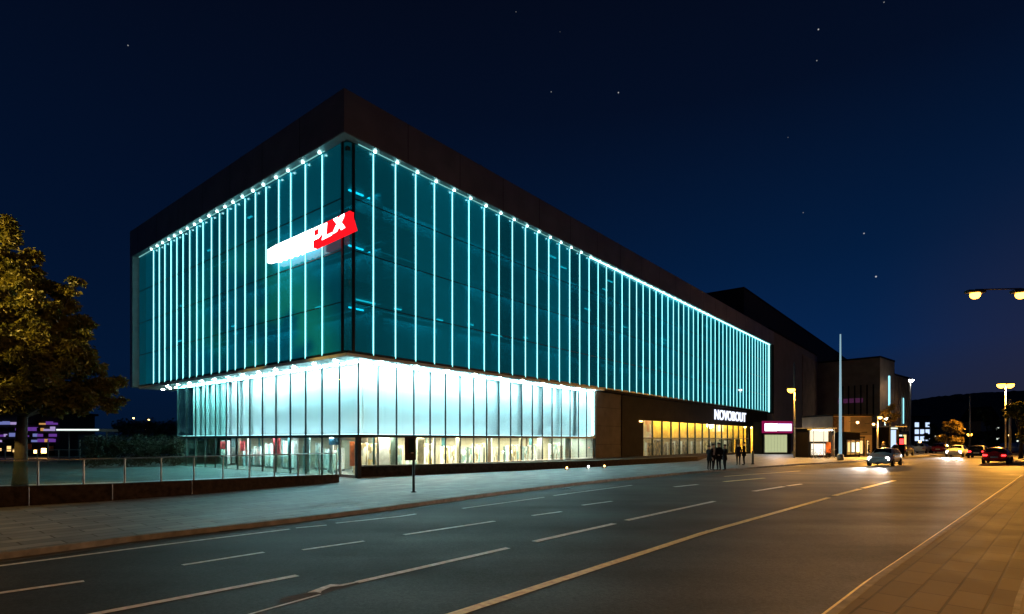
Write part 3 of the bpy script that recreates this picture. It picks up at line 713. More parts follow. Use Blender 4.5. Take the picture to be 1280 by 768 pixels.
# low brick ledge in front of the long glass front, widening along the pavement
def loc2w(x, y): c, s = math.cos(aR), math.sin(aR); return (BX + x * c - y * s, BY + x * s + y * c)
led = empty('brick_ledge', (BX, BY, 0), 0, 'low dark brick ledge along the foot of the long glass front', 'ledge')
A = [G(447, 597.5), G(560, 592.5), G(640, 589), G(740, 584), G(800, 580.5), G(872, 576.3)]
Bk = [loc2w(x, -.13) for x in (.0, 8.5, 14.5, 24, 33, 52)]
hs = [.62, .56, .50, .44, .43, .40]
lm = MB()
for i in range(5):
    b = len(lm.v)
    for (p, h) in ((A[i], hs[i]), (A[i + 1], hs[i + 1]), (Bk[i + 1], hs[i + 1]), (Bk[i], hs[i])):
        lm.v += [(p[0] - BX, p[1] - BY, 0), (p[0] - BX, p[1] - BY, h)]
    lm.face((b, b + 2, b + 3, b + 1)); lm.face((b + 1, b + 3, b + 5, b + 7))
    if i == 0: lm.face((b + 6, b, b + 1, b + 7))
    if i == 4: lm.face((b + 2, b + 4, b + 5, b + 3))
lm.build('wall', M['plinth'], led)
cp = MB(); cpath = [(p[0] - BX, p[1] - BY) for p in A]
b = len(cp.v)
for p, h in zip(cpath, hs): cp.v += [(p[0] + .02, p[1] - .03, h + .002), (p[0] - .2, p[1] + .25, h + .002), (p[0] - .2, p[1] + .25, h + .03), (p[0] + .02, p[1] - .03, h + .03)]
for i in range(5):
    for q in ((0, 1, 5, 4), (3, 7, 6, 2), (0, 4, 7, 3), (1, 2, 6, 5)): cp.face([b + i * 4 + k for k in q])
cp.build('coping', pmat('dark_coping_stone', (.06, .05, .042), .6, 0, .3, 5), led)
# little ground lamps on the pavement by the ledge
for u, v, l in ((706, 587.2, 'dimmest of the three small ground lamps by the brick ledge'), (733, 585.6, 'brightest small ground lamp by the brick ledge, between the other two'), (753, 584.8, 'small white ground lamp by the ledge, nearest the brown panel wall')):
    x, y = G(u, v); o = empty('ground_lamp', (x + .1, y - .15, 0), aR, l, 'ground lamp', 'ground lamps by the ledge')
    bx('base', M['darksteel'], o, -.12, .12, -.07, .07, 0, .05); bx('housing', M['darksteel'], o, -.10, .10, -.02, .05, .05, .2)
    bx('lens', M['whitelamp'] if u == 733 else M['sodsmall'], o, -.085, .085, -.035, -.021, .07, .19)

# ------------------------------------------------------------------ signs on the cinema
# red and white banner sign across the upper corner of the short side
sg = empty('illuminated_sign', (BX, BY, 0), aR, 'red and white lit sign with letters PLX on the short teal facade', 'sign')
SX = XL - .22
SGX, SGY = BX + .6286 * (SX - .25), BY + .7777 * (SX - .25)
def SY(u): d = u - CX; return (SGY * d - SGX * F) / (-.7778 * F - .6286 * d)
def sz(u, v): return CH + (HY - v) * (SGY + .6286 * SY(u)) / F
# the box runs in local -y direction when read, from y=SY(335) (start) to y=SY(441)
def sheetsign(px, x0, x1, name, mat, par):
    m = MB(); b = len(m.v); k = len(px)
    for x in (x0, x1): m.v += [(x, SY(u), sz(u, v)) for u, v in px]
    m.face([b + i for i in range(k)]); m.face([b + k + i for i in reversed(range(k))])
    for i in range(k): j = (i + 1) % k; m.face((b + i, b + k + i, b + k + j, b + j))
    return m.build(name, mat, par)
jag = [(335, 329)]
jag = [(335, 313), (345, 307), (392, 286), (392, 310.5), (378, 315), (374, 318), (371, 316.8), (368, 320), (364, 319.5), (361, 322.5), (357, 321.5), (354, 325), (350, 324.5), (347, 327.5), (342, 327), (335, 329)]
sheetsign(jag, SX - .30, SX - .05, 'white_panel', M['signwhite'], sg)
sheetsign([(392.3, 285.8), (438, 264), (437.6, 270), (442.5, 287), (392.3, 310.5)], SX - .28, SX - .05, 'red_panel', M['signred'], sg)
def letter(px, hole=None):
    sheetsign(px, SX - .292, SX - .281, 'letter', M['signwhite'], sg)
letter([(392.4, 286), (404.8, 280.1), (404.6, 283.4), (392.4, 289.0)]); letter([(399.6, 285.8), (404.6, 283.3), (403.6, 292.6), (399.0, 293.3)])
letter([(392.4, 296.4), (399.0, 293.2), (403.6, 292.5), (398.8, 298.2), (392.4, 301.2)]); letter([(392.4, 288.9), (393.6, 288.4), (393.6, 295.9), (392.4, 296.5)])
letter([(406.6, 280.0), (409.6, 278.6), (408.4, 294.6), (403.2, 300.6)]); letter([(408.3, 294.7), (415.6, 291.2), (415.2, 294.6), (403.4, 300.5)])
letter([(417.2, 274.6), (422.8, 271.6), (432.2, 284.8), (427.4, 288.0)]); letter([(426.2, 270.4), (431.2, 267.4), (430.6, 271.8), (421.8, 290.0), (416.0, 293.2)])
sheetsign([(438.6, 264), (438.6, 262), (334.5, 311.5), (334.5, 313.2), (392, 285)], SX - .2, SX - .06, 'top_trim', M['dark'], sg)
mb = MB()
for u, v in ((350, 316), (372, 306), (395, 298), (420, 285)): mb.box(SX - .06, XL - .02, SY(u) - .05, SY(u) + .05, sz(u, v) - .05, sz(u, v) + .05)
mb.build('bracket', M['darksteel'], sg)

# letters over the shop entrance
def text_obj(s, size, depth, mat, parent, loc, rot, name='lettering', sx=1.0, bold=.02):
    cu = bpy.data.curves.new(name, 'FONT'); cu.body = s; cu.size = size; cu.extrude = depth; cu.align_x = 'CENTER'; cu.align_y = 'CENTER'; cu.offset = bold
    t = bpy.data.objects.new(name, cu); COL.objects.link(t)
    dg = bpy.context.evaluated_depsgraph_get(); dg.update()
    me = bpy.data.meshes.new_from_object(t.evaluated_get(dg)); bpy.data.objects.remove(t); bpy.data.curves.remove(cu)
    me.materials.clear(); me.materials.append(mat)
    o = bpy.data.objects.new(name, me); COL.objects.link(o); o.parent = parent; o.location = loc; o.rotation_euler = rot; o.scale = (sx, 1, 1); return o
def t_long(u):
    d = u - CX; x0, y0 = -7.97 + .18 * .7778, 29.0 - .18 * .6286
    return (y0 * d - x0 * F) / (.6286 * F - .7777 * d)
ta, tb = t_long(892.5), t_long(931.5)
p2 = loc2w((ta + tb) / 2, -.25)
ls = empty('shop_sign', (p2[0], p2[1], 0), aR, 'bluish white letters on the dark fascia over the entrance', 'sign')
zc = CH + (HY - 521) * (29 + .7777 * (ta + tb) / 2) / F
WL = tb - ta
to = text_obj('NOVOBOUT', 1.5, .05, M['signletter'], ls, (0, 0, zc), (R(90), 0, 0))
bb = max(v.co.x for v in to.data.vertices) - min(v.co.x for v in to.data.vertices); hb = max(v.co.y for v in to.data.vertices) - min(v.co.y for v in to.data.vertices)
to.scale = (WL / bb, 1.28 / hb, 1)
bx('mounting_rail', M['darksteel'], ls, -WL / 2, WL / 2, .052, .068, zc - .45, zc - .38); bx('mounting_rail', M['darksteel'], ls, -WL / 2, WL / 2, .052, .068, zc + .38, zc + .45)

# ------------------------------------------------------------------ low wall + glass balustrade at the plaza
wpx = [(-70, 641), (0, 634.5), (120, 627.5), (240, 618.5), (330, 611), (395, 606), (424, 603.2)]
wp = [G(u, v) for u, v in wpx]
# smooth it
def catmull(P, k=6):
    out = []
    for i in range(len(P) - 1):
        p0, p1, p2, p3 = P[max(i - 1, 0)], P[i], P[i + 1], P[min(i + 2, len(P) - 1)]
        for j in range(k):
            t = j / k
            out.append(tuple(.5 * (2 * p1[a] + (p2[a] - p0[a]) * t + (2 * p0[a] - 5 * p1[a] + 4 * p2[a] - p3[a]) * t * t + (3 * p1[a] - p0[a] - 3 * p2[a] + p3[a]) * t ** 3) for a in range(2)))
    out.append(P[-1]); return out
wpath = catmull(wp); nW = len(wpath)
low = empty('low_wall', (wp[1][0], wp[1][1], 0), 0, 'low dark brown brick wall curving beside the pale pavement', 'wall')
ox, oy = wp[1]
def hw(i): return .66 - .29 * i / (nW - 1)
bk2 = offset(wpath, -.32)
m = MB(); b = 0
for i in range(nW):
    for (p, z) in ((wpath[i], 0), (wpath[i], hw(i)), (bk2[i], hw(i)), (bk2[i], 0)): m.v.append((p[0] - ox, p[1] - oy, z))
for i in range(nW - 1):
    for j in range(3): m.face((i * 4 + j, i * 4 + 4 + j, i * 4 + 5 + j, i * 4 + 1 + j))
m.face((0, 1, 2, 3)); m.face(tuple((nW - 1) * 4 + j for j in (3, 2, 1, 0)))
m.build('wall', M['plinth'], low)
for i in (3, 8, 13, 18):
    p = wpath[i]; MB().box(p[0] - ox - .012, p[0] - ox + .012, p[1] - oy - .02, p[1] - oy + .0, .0, hw(i) - .01).build('joint_strip', M['steel'], low)
bal = empty('glass_balustrade', (ox, oy, 0), 0, 'glass balustrade with slim steel posts along the low brown wall', 'balustrade')
mid = offset(wpath, -.16)
# posts spaced by arc length
acc = [0]
for a, b in zip(mid[:-1], mid[1:]): acc.append(acc[-1] + math.hypot(b[0] - a[0], b[1] - a[1]))
def at(s):
    for i in range(len(acc) - 1):
        if acc[i + 1] >= s:
            t = (s - acc[i]) / (acc[i + 1] - acc[i]); return (mid[i][0] + (mid[i + 1][0] - mid[i][0]) * t, mid[i][1] + (mid[i + 1][1] - mid[i][1]) * t, hw(i + t))
    return (*mid[-1], hw(nW - 1))
npst = 12; posts = [at(acc[-1] * k / npst) for k in range(npst + 1)]
ZRAIL = 1.38
for p in posts: MB().box(p[0] - ox - .02, p[0] - ox + .02, p[1] - oy - .02, p[1] - oy + .02, p[2], ZRAIL - .02).build('post', M['steel'], bal)
for a, b in zip(posts[:-1], posts[1:]):
    dx, dy = b[0] - a[0], b[1] - a[1]; l = math.hypot(dx, dy); ux, uy = dx / l, dy / l
    a2 = (a[0] + ux * .04 - ox, a[1] + uy * .04 - oy); b2 = (b[0] - ux * .04 - ox, b[1] - uy * .04 - oy)
    q = MB(); q.v += [(a2[0], a2[1], a[2] + .04), (b2[0], b2[1], b[2] + .04), (b2[0], b2[1], ZRAIL - .05), (a2[0], a2[1], ZRAIL - .05)]
    nx, ny = -uy * .012, ux * .012
    q.v += [(v[0] + nx, v[1] + ny, v[2]) for v in q.v[:4]]
    for f in ((0, 1, 2, 3), (7, 6, 5, 4), (0, 4, 5, 1), (1, 5, 6, 2), (2, 6, 7, 3), (3, 7, 4, 0)): q.face(f)
    q.build('glass_panel', M['balu'], bal)
MB().tube([(p[0] - ox, p[1] - oy, ZRAIL) for p in posts], .024).build('handrail', M['steel'], bal, True)

# ------------------------------------------------------------------ post with a dark box on the pavement
x, y = G(517, 615.5)
sp_ = empty('post_sign', (x, y, 0), R(10), 'dark metal box on a slim black post standing on the pale pavement', 'sign post')
MB().lathe([(.11, 0), (.11, .02), (.052, .03), (.05, 2.02)], 14).build('post', M['darksteel'], sp_, True)
bx('sign_box', M['darksteel'], sp_, -.33, .09, -.10, .07, 1.22, 2.12, .015)
bx('face_plate', pmat('dark_teal_face', (.01, .035, .04), .2, 0, .3, 4), sp_, -.20, .02, -.106, -.101, 1.5, 2.04)
bx('push_button_box', M['darksteel'], sp_, -.12, .08, -.19, -.11, 1.30, 1.48, .01)
bx('label_plate', M['plate'], sp_, -.10, .0, -.194, -.191, 1.49, 1.52)

# ------------------------------------------------------------------ people
def person(label, loc, yaw, height=1.72, lean=0, arms='down', stride=.0, coat='cloth', legs='cloth3', wide=1.0, bag=False, shirt=None):
    root = empty('person', (loc[0], loc[1], 0), yaw, label, 'person', 'people standing outside the lit shop')
    V = []; E = []; Rd = []
    def add(p, r, par=None):
        V.append(Vector(p)); Rd.append(r); i = len(V) - 1
        if par is not None: E.append((par, i))
        return i
    k = height / 1.72
    pel = add((0, 0, .95), .135 * wide)
    sp1 = add((0, 0, 1.12), .125 * wide, pel); ch = add((0, .01, 1.32), .150 * wide, sp1); nk0 = add((0, .0, 1.44), .085, ch); nk = add((0, -.01, 1.50), .052, nk0)
    hd = add((0, -.02, 1.58), .082, nk); hd2 = add((0, -.015, 1.655), .092, hd); add((0, -.005, 1.71), .06, hd2)
    nose = add((0, -.105, 1.60), .016, hd)
    for s in (-1, 1):
        add((s * .088, -.01, 1.60), .018, hd)
        sh = add((s * .17 * wide, .01, 1.41), .068, ch)
        if arms == 'down': el = (s * .22 * wide, .03, 1.13); wr = (s * .21 * wide, -.07, .89)
        elif arms == 'fold': el = (s * .23, -.02, 1.15); wr = (s * .05, -.21, 1.17)
        else: el = (s * .22 * wide, -.03, 1.13); wr = (s * .15, -.26, 1.05) if s > 0 else (s * .2, -.08, .89)
        e = add(el, .052, sh); wv = add(wr, .034, e)
        d = (Vector(wr) - Vector(el)).normalized(); pm = Vector(wr) + d * .075; pv = add(pm, .036, wv)
        side = d.cross(Vector((0, 1, 0))); side = side.normalized() if side.length > .1 else Vector((1, 0, 0)); fw = side.cross(d).normalized()
        for q, L in zip((-.030, -.010, .010, .030), (.062, .075, .078, .06)):
            f1 = add(pm + fw * q + d * .045, .0095, pv); add(pm + fw * q + d * (.045 + L) - side * s * .015, .0085, f1)
        th = add(Vector(wr) + d * .045 + fw * .045, .0105, wv); add(Vector(wr) + d * .09 + fw * .065, .009, th)
        hp = add((s * .095, 0, .88), .105 * wide, pel)
        st = stride * s
        kn = add((s * .10, -.02 + st * .5, .50), .064, hp); an = add((s * .10, .02 + st, .10), .043, kn)
        hl = add((s * .10, .015 + st, .045), .042, an); add((s * .115, -.15 + st, .032), .036, hl)
    for v in V: v *= k
    me = bpy.data.meshes.new('body'); me.from_pydata([tuple(v) for v in V], E, [])
    o = bpy.data.objects.new('body', me); COL.objects.link(o)
    sk = o.modifiers.new('skin', 'SKIN'); o.modifiers.new('sub', 'SUBSURF').levels = 1
    if me.skin_vertices:
        for i, sv in enumerate(me.skin_vertices[0].data):
            sv.radius = (Rd[i] * k, Rd[i] * k * (.72 if i in (pel, sp1, ch) else 1)); sv.use_root = (i == pel)
    dg = bpy.context.evaluated_depsgraph_get(); dg.update()
    m2 = bpy.data.meshes.new_from_object(o.evaluated_get(dg)); bpy.data.objects.remove(o)
    m2.name = 'body'; m2.materials.clear()
    for mm in (M[coat], M[legs], M['skin'], M['darksteel'], M[shirt] if shirt else M[coat]): m2.materials.append(mm)
    hands = [V[i] for i in range(len(V)) if Rd[i] in (.036, .0095, .0085, .0105, .009)]
    for p in m2.polygons:
        c = p.center / k
        mi = 0
        if c.z < .09: mi = 3
        elif c.z < .86 and abs(c.x) < .19: mi = 1
        elif c.z > 1.475: mi = 2
        if any((p.center - h).length < .05 for h in hands if h.z > .6): mi = 2 if c.z > .6 else mi
        if mi == 0 and shirt and abs(c.x) < .11 and c.z > 1.0 and c.y < -.04: mi = 4
        p.material_index = mi; p.use_smooth = True
    b = bpy.data.objects.new('body', m2); COL.objects.link(b); b.parent = root
    # hair cap and coat skirt
    h = MB(); pr = [(.02, 1.775), (.06, 1.765), (.09, 1.735), (.107, 1.69), (.108, 1.64)]
    h.lathe([(r * k, z * k) for r, z in reversed(pr)], 14, (0, .012 * k, 0)); h.build('hair', M['hair'], root, True)
    cs = MB(); nn = 16; rows = [(.165, .112, 1.02), (.19, .13, .86), (.20, .14, .70)]
    for (rx, ry, z) in rows:
        for j in range(nn): t = 2 * math.pi * j / nn; cs.v.append((rx * wide * k * math.cos(t), ry * wide * k * math.sin(t), z * k))
    for i in range(2):
        for j in range(nn): q = (j + 1) % nn; cs.face((i * nn + j, i * nn + q, (i + 1) * nn + q, (i + 1) * nn + j))
    cs.build('coat_skirt', M[coat], root, True)
    for s in (-1, 1):
        MB().lathe([(.0, -.008), (.008, 0), (0, .008)], 6, (s * .032 * k, -.098 * k, 1.635 * k)).build('eye', M['hair'], root)
    MB().box(-.022 * k, .022 * k, -.099 * k, -.092 * k, 1.552 * k, 1.560 * k).build('mouth', pmat('lips', (.25, .1, .09), .6), root)
    return root
def at_px(u, v): x, y = G(u, v); return (x, y)
person('person in a dark coat at the outer edge of the group, nearest the ledge', at_px(886.5, 587.6), R(120), 1.60, arms='fold', coat='cloth2', legs='cloth')
p2 = at_px(891.5, 588.3); person('person in a dark jacket over a pale shirt within the kerbside group', p2, R(35), 1.70, arms='hold', coat='cloth', shirt='pale_cloth', stride=.06)
person('broad person in a long black coat in the middle of the kerbside group', at_px(898.5, 588.3), R(-160), 1.78, arms='down', coat='cloth', wide=1.18)
person('slim person in black trousers at the road end of the kerbside group', at_px(906, 588.0), R(-75), 1.66, arms='hold', coat='cloth2', legs='cloth', stride=-.05)
person('person in a charcoal coat near the glowing doorway, turned towards the windows', at_px(923, 581.6), R(170), 1.70, coat='cloth2', legs='cloth')
person('wide person in a black coat near the glowing doorway, beside the bollard', at_px(930, 581.6), R(-120), 1.78, coat='cloth', wide=1.15, arms='fold')
x, y = G(941, 580.6); bo = empty('bollard', (x, y, 0), 0, 'short black bollard on the lit pavement near the glowing doorway', 'bollard')
MB().lathe([(.13, 0), (.13, .05), (.09, .07), (.085, .98)], 14).build('shaft', M['darksteel'], bo, True)
MB().lathe([(.10, .985), (.105, 1.03), (.06, 1.09), (.0, 1.11)], 14).build('cap', M['darksteel'], bo, True)

# ------------------------------------------------------------------ trees
def foliage(points, n, size, rng, squash=.8):
    """small folded leaves scattered round clump centres: points = [(centre, radius)]"""
    m = MB(); tot = sum(r ** 2.2 for _, r in points)
    for c, r in points:
        kk = max(4, int(n * r ** 2.2 / tot))
        for _ in range(kk):
            d = Vector((rng.gauss(0, 1), rng.gauss(0, 1), rng.gauss(0, 1))).normalized() * (r * rng.random() ** .45)
            p = Vector(c) + Vector((d.x, d.y, d.z * squash))
            ax = Vector((rng.uniform(-1, 1), rng.uniform(-1, 1), rng.uniform(-1.1, .15))).normalized()
            sd = ax.cross(Vector((rng.uniform(-1, 1), rng.uniform(-1, 1), rng.uniform(-.2, 1)))).normalized()
            up = ax.cross(sd) * .22; s = size * rng.uniform(.6, 1.35); b = len(m.v)
            m.v += [tuple(p), tuple(p + ax * s * .5 + sd * s * .27 + up * s), tuple(p + ax * s), tuple(p + ax * s * .5 - sd * s * .27 + up * s)]
            m.face((b, b + 1, b + 2)); m.face((b, b + 2, b + 3))
    return m
def tree(label, base, lobes, nleaf, leaf, mat, trunk_r, trunk_h, rng, cat='tree', group=None, sub=14):
    """lobes: world (x,y,z,r) balls; clumps are seeded on and in them"""
    root = empty('tree', (base[0], base[1], 0), 0, label, cat, group)
    pts = []
    tr = MB(); top = Vector((rng.uniform(-.2, .2), rng.uniform(-.2, .2), trunk_h))
    tr.tube([(0, 0, -.1), (.03, .02, trunk_h * .3), (top.x * .6, top.y * .6, trunk_h * .7), tuple(top)], [trunk_r * 1.35, trunk_r, trunk_r * .85, trunk_r * .7], 10)
    for (x, y, z, r) in lobes:
        c = Vector((x - base[0], y - base[1], z)); 
        mid = top.lerp(c, .5) + Vector((rng.uniform(-.3, .3), rng.uniform(-.3, .3), .25))
        tr.tube([tuple(top - Vector((0, 0, .25))), tuple(mid), tuple(c)], [trunk_r * .5, trunk_r * .3, trunk_r * .1], 6)
        for i in range(sub):
            d = Vector((rng.gauss(0, 1), rng.gauss(0, 1), rng.gauss(0, 1))).normalized()
            q = c + Vector((d.x, d.y, d.z * .85)) * (r * rng.uniform(.55, .98)); rr = r * rng.uniform(.18, .38)
            pts.append((q, rr))
            if i % 2 == 0: tr.tube([tuple(c.lerp(q, .1)), tuple(c.lerp(q, .6) + Vector((0, 0, .08))), tuple(q)], [trunk_r * .1, trunk_r * .07, trunk_r * .03], 4)
        pts.append((c, r * .5))
    tr.build('trunk', M['bark'], root, True)
    foliage(pts, nleaf, leaf, rng).build('crown', mat, root)
    return root
rng = random.Random(5)
D = 19.5
def lob(u, v, rpx, dy=0.0): y = D + dy; return (PX(u, y), y, CH + (HY - v) * y / F, rpx * y / F)
L = [lob(-8, 318, 42, .3), lob(30, 345, 34, -.3), lob(-50, 370, 75, 1), lob(18, 395, 52, -.8), lob(66, 404, 36, .2), lob(82, 366, 15, 0), lob(95, 352, 8, 0), lob(100, 440, 34, -.3),
     lob(122, 480, 26, .2), lob(60, 460, 50, -1.0), lob(-20, 450, 75, 0), lob(10, 482, 38, -1.2), lob(85, 492, 28, -.2), lob(50, 498, 22, .8), lob(138, 505, 11, 0), lob(152, 499, 6, .1), lob(-95, 430, 80, .5),
     lob(-30, 290, 26, .2), lob(5, 283, 16, 0), lob(30, 430, 46, -1.6), lob(75, 455, 34, -1.3), lob(25, 385, 36, -1.4), lob(30, 488, 30, -1.6), lob(-10, 492, 34, -.8), lob(100, 500, 20, -.8), lob(70, 500, 20, -.4), lob(5, 330, 30, -1.0)]
tree('big leafy tree with an amber-lit rounded crown beside the glass balustrade', (PX(24, D + .5), D + .5), L, 150000, .16, M['leaf'], .20, 3.1, rng, sub=16)

def simple_tree(label, u, depth, vtop, vbot, wpx, mat, nleaf, leaf, seed, group=None):
    rg = random.Random(seed); x = PX(u, depth); s = depth / F
    zt = CH + (HY - vtop) * s; zb = max(.6, CH + (HY - vbot) * s); h = zt - zb; w_ = wpx * s / 2
    lb = []
    for i in range(9):
        f = rg.uniform(.08, .9); rad = w_ * (1 - abs(f - .42) * 1.0); a = rg.uniform(0, 6.28); rr = rg.uniform(.32, .5) * min(w_, h)
        lb.append((x + math.cos(a) * max(rad - rr, .05), depth + math.sin(a) * max(rad - rr, .05), zb + f * h, rr))
    return tree(label, (x, depth), lb, nleaf, leaf, mat, .04 + h * .022, zb + h * .25, rg, group=group, sub=9)
simple_tree('small street tree with amber lamplight painted into its leaves between the far shops and hills', 1188, 74, 521, 556, 33, M['leaf_lamptint'], 3200, .30, 1)
simple_tree('thin tree with lamplight-tinted leaves beside the brown shop block', 1112, 66, 505, 528, 22, M['leaf_lamptint'], 900, .26, 2)
simple_tree('dark rounded tree standing before the hill, beside the tall twin lamp', 1236, 120, 503, 566, 40, M['leafdark'], 5000, .5, 3)
simple_tree('dark tree before the hill, outermost by the red tail lights', 1276, 62, 492, 560, 44, M['leaf'], 4000, .32, 6)
simple_tree('low dark tree behind the parked cars under the amber tree', 1214, 110, 530, 565, 30, M['leafdark'], 2200, .45, 7)
simple_tree('dark bushy tree between the office lights and the amber tree', 1166, 130, 530, 565, 20, M['leafdark'], 1800, .5, 8)

def hedge(label, path, h, wdt, n, leaf, seed, group=None):
    rg = random.Random(seed); pts = []
    for a, b in zip(path[:-1], path[1:]):
        l = math.hypot(b[0] - a[0], b[1] - a[1]); k = max(2, int(l / .6))
        for i in range(k):
            t = i / k
            for z in (.3 * h, .7 * h, h * .92): pts.append((Vector((a[0] + (b[0] - a[0]) * t + rg.uniform(-.2, .2) - path[0][0], a[1] + (b[1] - a[1]) * t + rg.uniform(-.3, .3) - path[0][1], z + rg.uniform(-.15, .12))), wdt * rg.uniform(.4, .6)))
    o = foliage(pts, n, leaf, rg).build('hedge', M['hedge']); o.location = (path[0][0], path[0][1], 0)
    return tag(o, label, 'hedge', group)
hedge('long dark clipped hedge on the plaza behind the glass balustrade', [(PX(118, 40), 40), (PX(228, 43), 43)], 2.0, 1.3, 9000, .16, 3)
hedge('dark hedge with far lamps above it beyond the clipped plaza hedge', [(PX(150, 62), 62), (PX(226, 62), 62)], 3.9, 1.8, 7000, .24, 4)

# ------------------------------------------------------------------ plaza background at the far side of the tree
pv = empty('shop_building', (PX(-60, 62), 62, 0), R(3), 'long low shop building with purple lit signboards behind the big tree', 'building')
Lp = PX(67, 62) - PX(-60, 62)
bx('wall', M['blackwall'], pv, 0, Lp, .3, 6, 0, 4.9)
bx('roof', M['dark'], pv, -.3, Lp + .3, -.4, 6.2, 4.9, 5.15)
rnd = random.Random(2)
for row, (z0, zh) in enumerate(((1.75, .5), (2.35, .55), (3.0, .6), (3.7, .55))):
    x = .2 + rnd.uniform(0, .8)
    while x < Lp - .5:
        wv = rnd.uniform(.12, .7); hh = zh * rnd.uniform(.2, .8)
        mt = rnd.choice(('purple', 'purple', 'violet', 'dimblue', 'purple', 'dark', 'dimwarm', 'dark'))
        bx('signboard', M[mt], pv, x, min(x + wv, Lp - .1), .02 - .05 * rnd.random(), .29, z0, z0 + hh); x += wv + rnd.uniform(.02, .25)
x = .2
while x < Lp - .6:
    wv = rnd.uniform(.3, .7); wn = bx('window', M['dark'], pv, x, x + wv, .2, .28, .3, 1.65)
    z = rnd.uniform(.4, 1.0); bx('pane', M[rnd.choice(('warmwin', 'sodsmall', 'warmwin', 'poster', 'palewin'))], wn, x + .05, x + wv - .05, .17, .19, z, z + rnd.uniform(.25, .6)); x += wv + rnd.uniform(.05, .5)
rl = MB()
gr = empty('metal_railing', (PX(-20, 46), 46, 0), 0, 'amber lit metal railing on the plaza behind the big tree', 'railing')
Lr = PX(100, 46) - PX(-20, 46)
for i in range(10): MB().box(i * Lr / 9 - .03, i * Lr / 9 + .03, -.03, .03, 0, 1.15 if i % 3 else 2.0).build('post', M['galv'], gr)
MB().box(0, Lr, -.02, .02, 1.15, 1.21).build('top_rail', M['galv'], gr); MB().box(0, Lr, -.02, .02, .6, .64).build('middle_rail', M['galv'], gr)
ca = empty('canopy_shelter', (PX(70, 48), 48, 0), R(2), 'flat roofed shelter with a white lit roof edge beside the purple shops', 'shelter')
Lc = PX(123, 48) - PX(70, 48)
bx('roof', M['greywall'], ca, 0, Lc, 0, 2.4, 2.72, 2.95); bx('light_strip', emat('shelter_strip', (.85, 1, .95), .9), ca, .05, Lc - .05, -.03, -.002, 2.80, 2.92)
for xx in (.2, Lc - .2): MB().tube([(xx, 1.2, 0), (xx, 1.2, 2.72)], .06).build('post', M['galv'], ca, True)
bx('back_panel', M['balu'], ca, .25, Lc - .25, 2.2, 2.22, .3, 2.5); bx('bench', M['brown'], ca, .5, Lc - .5, 1.6, 2.0, .42, .5)
rnd = random.Random(21)
lampgrp = 'far lamps beyond the plaza hedge'
for i, (u, v, k) in enumerate(((167, 523, 'sodsmall'), (174, 528, 'whitelamp'), (186, 525, 'sodsmall'), (195, 530, 'whitelamp'), (201, 531, 'sodsmall'), (182, 536, 'sodsmall'), (192, 537, 'sodsmall'))):
    y = 120 + i * 3; o = empty('street_lamp', (PX(u, y), y, 0), 0, 'tiny distant lamp glowing above the dark hedges, under the overhang', 'street lamp', lampgrp)
    z = CH + (HY - v) * y / F
    MB().tube([(0, 0, 0), (0, 0, z - .15)], .06, 6).build('pole', M['darksteel'], o)
    MB().lathe([(0, -.16), (.13, -.1), (.18, 0), (.13, .1), (0, .16)], 8, (0, 0, z)).build('lamp_head', M[k] if k == 'sodsmall' else M['palewin'], o, True)

# ------------------------------------------------------------------ street lamps
def globe(m, c, r): return m.lathe([(0, -r), (r * .7, -r * .7), (r, 0), (r * .7, r * .7), (0, r)], 12, c)
def lamp_head(par, c, yaw, mat, r=.2):
    h = MB(); h.box(-.42, .42, -.17, .17, .06, .20); o = h.build('lamp_head', M['darksteel'], par, bevel=.03); o.location = c; o.rotation_euler = (0, 0, yaw)
    g = MB(); g.lathe([(0, -r), (r * .5, -r * .87), (r * .87, -r * .5), (r, .0), (r * .9, .055)], 14); g.build('lens', mat, o, True)
    return o
SOD = (1.0, .43, .06)
# twin-arm lamp on the near pavement; its pole stands just beyond the frame
zl = 9.0; yl = 27.0
tl = empty('street_lamp', (26.9, 27.6, 0), 0, 'street lamp arm with two amber heads high over the road', 'street lamp')
MB().tube([(0, 0, 0), (0, 0, 4), (0, 0, 9.1)], [.12, .10, .07], 10).build('pole', M['galv'], tl, True)
xa, xb = PX(1219, yl) - 26.9, PX(1276, yl) - 26.9
MB().tube([(0, 0, 8.9), (-1.2, -.3, 9.25), (xb, -.6, 9.3), (xa, -.6, 9.25)], [.05, .045, .04, .035], 8).build('arm', M['galv'], tl, True)
for xx in (xa, xb): lamp_head(tl, (xx, -.6, 9.02), 0, M['sodium'], .22)
for xx in (xa, xb): light('lamp_light', 'SPOT', (26.9 + xx, 27.0, 8.86), 1800, SOD, None, .15, (26.9 + xx - 3.5, 22.0, 0), R(150), .6)
nl = empty('street_lamp', (9.5, -3.0, 0), 0, 'amber street lamp on the brown pavement, standing outside the view', 'street lamp')
MB().tube([(0, 0, 0), (0, 0, 4), (0, 0, 9.1)], [.12, .10, .07], 10).build('pole', M['galv'], nl, True)
MB().tube([(0, 0, 8.9), (-1.0, .9, 9.25), (-2.2, 2.0, 9.25)], [.05, .045, .035], 8).build('arm', M['galv'], nl, True)
lamp_head(nl, (-2.2, 2.0, 9.02), R(135), M['sodium'], .22); light('lamp_light', 'SPOT', (7.3, -1.0, 8.75), 2600, SOD, None, .15, (3.5, 6.0, 0), R(150), .6)
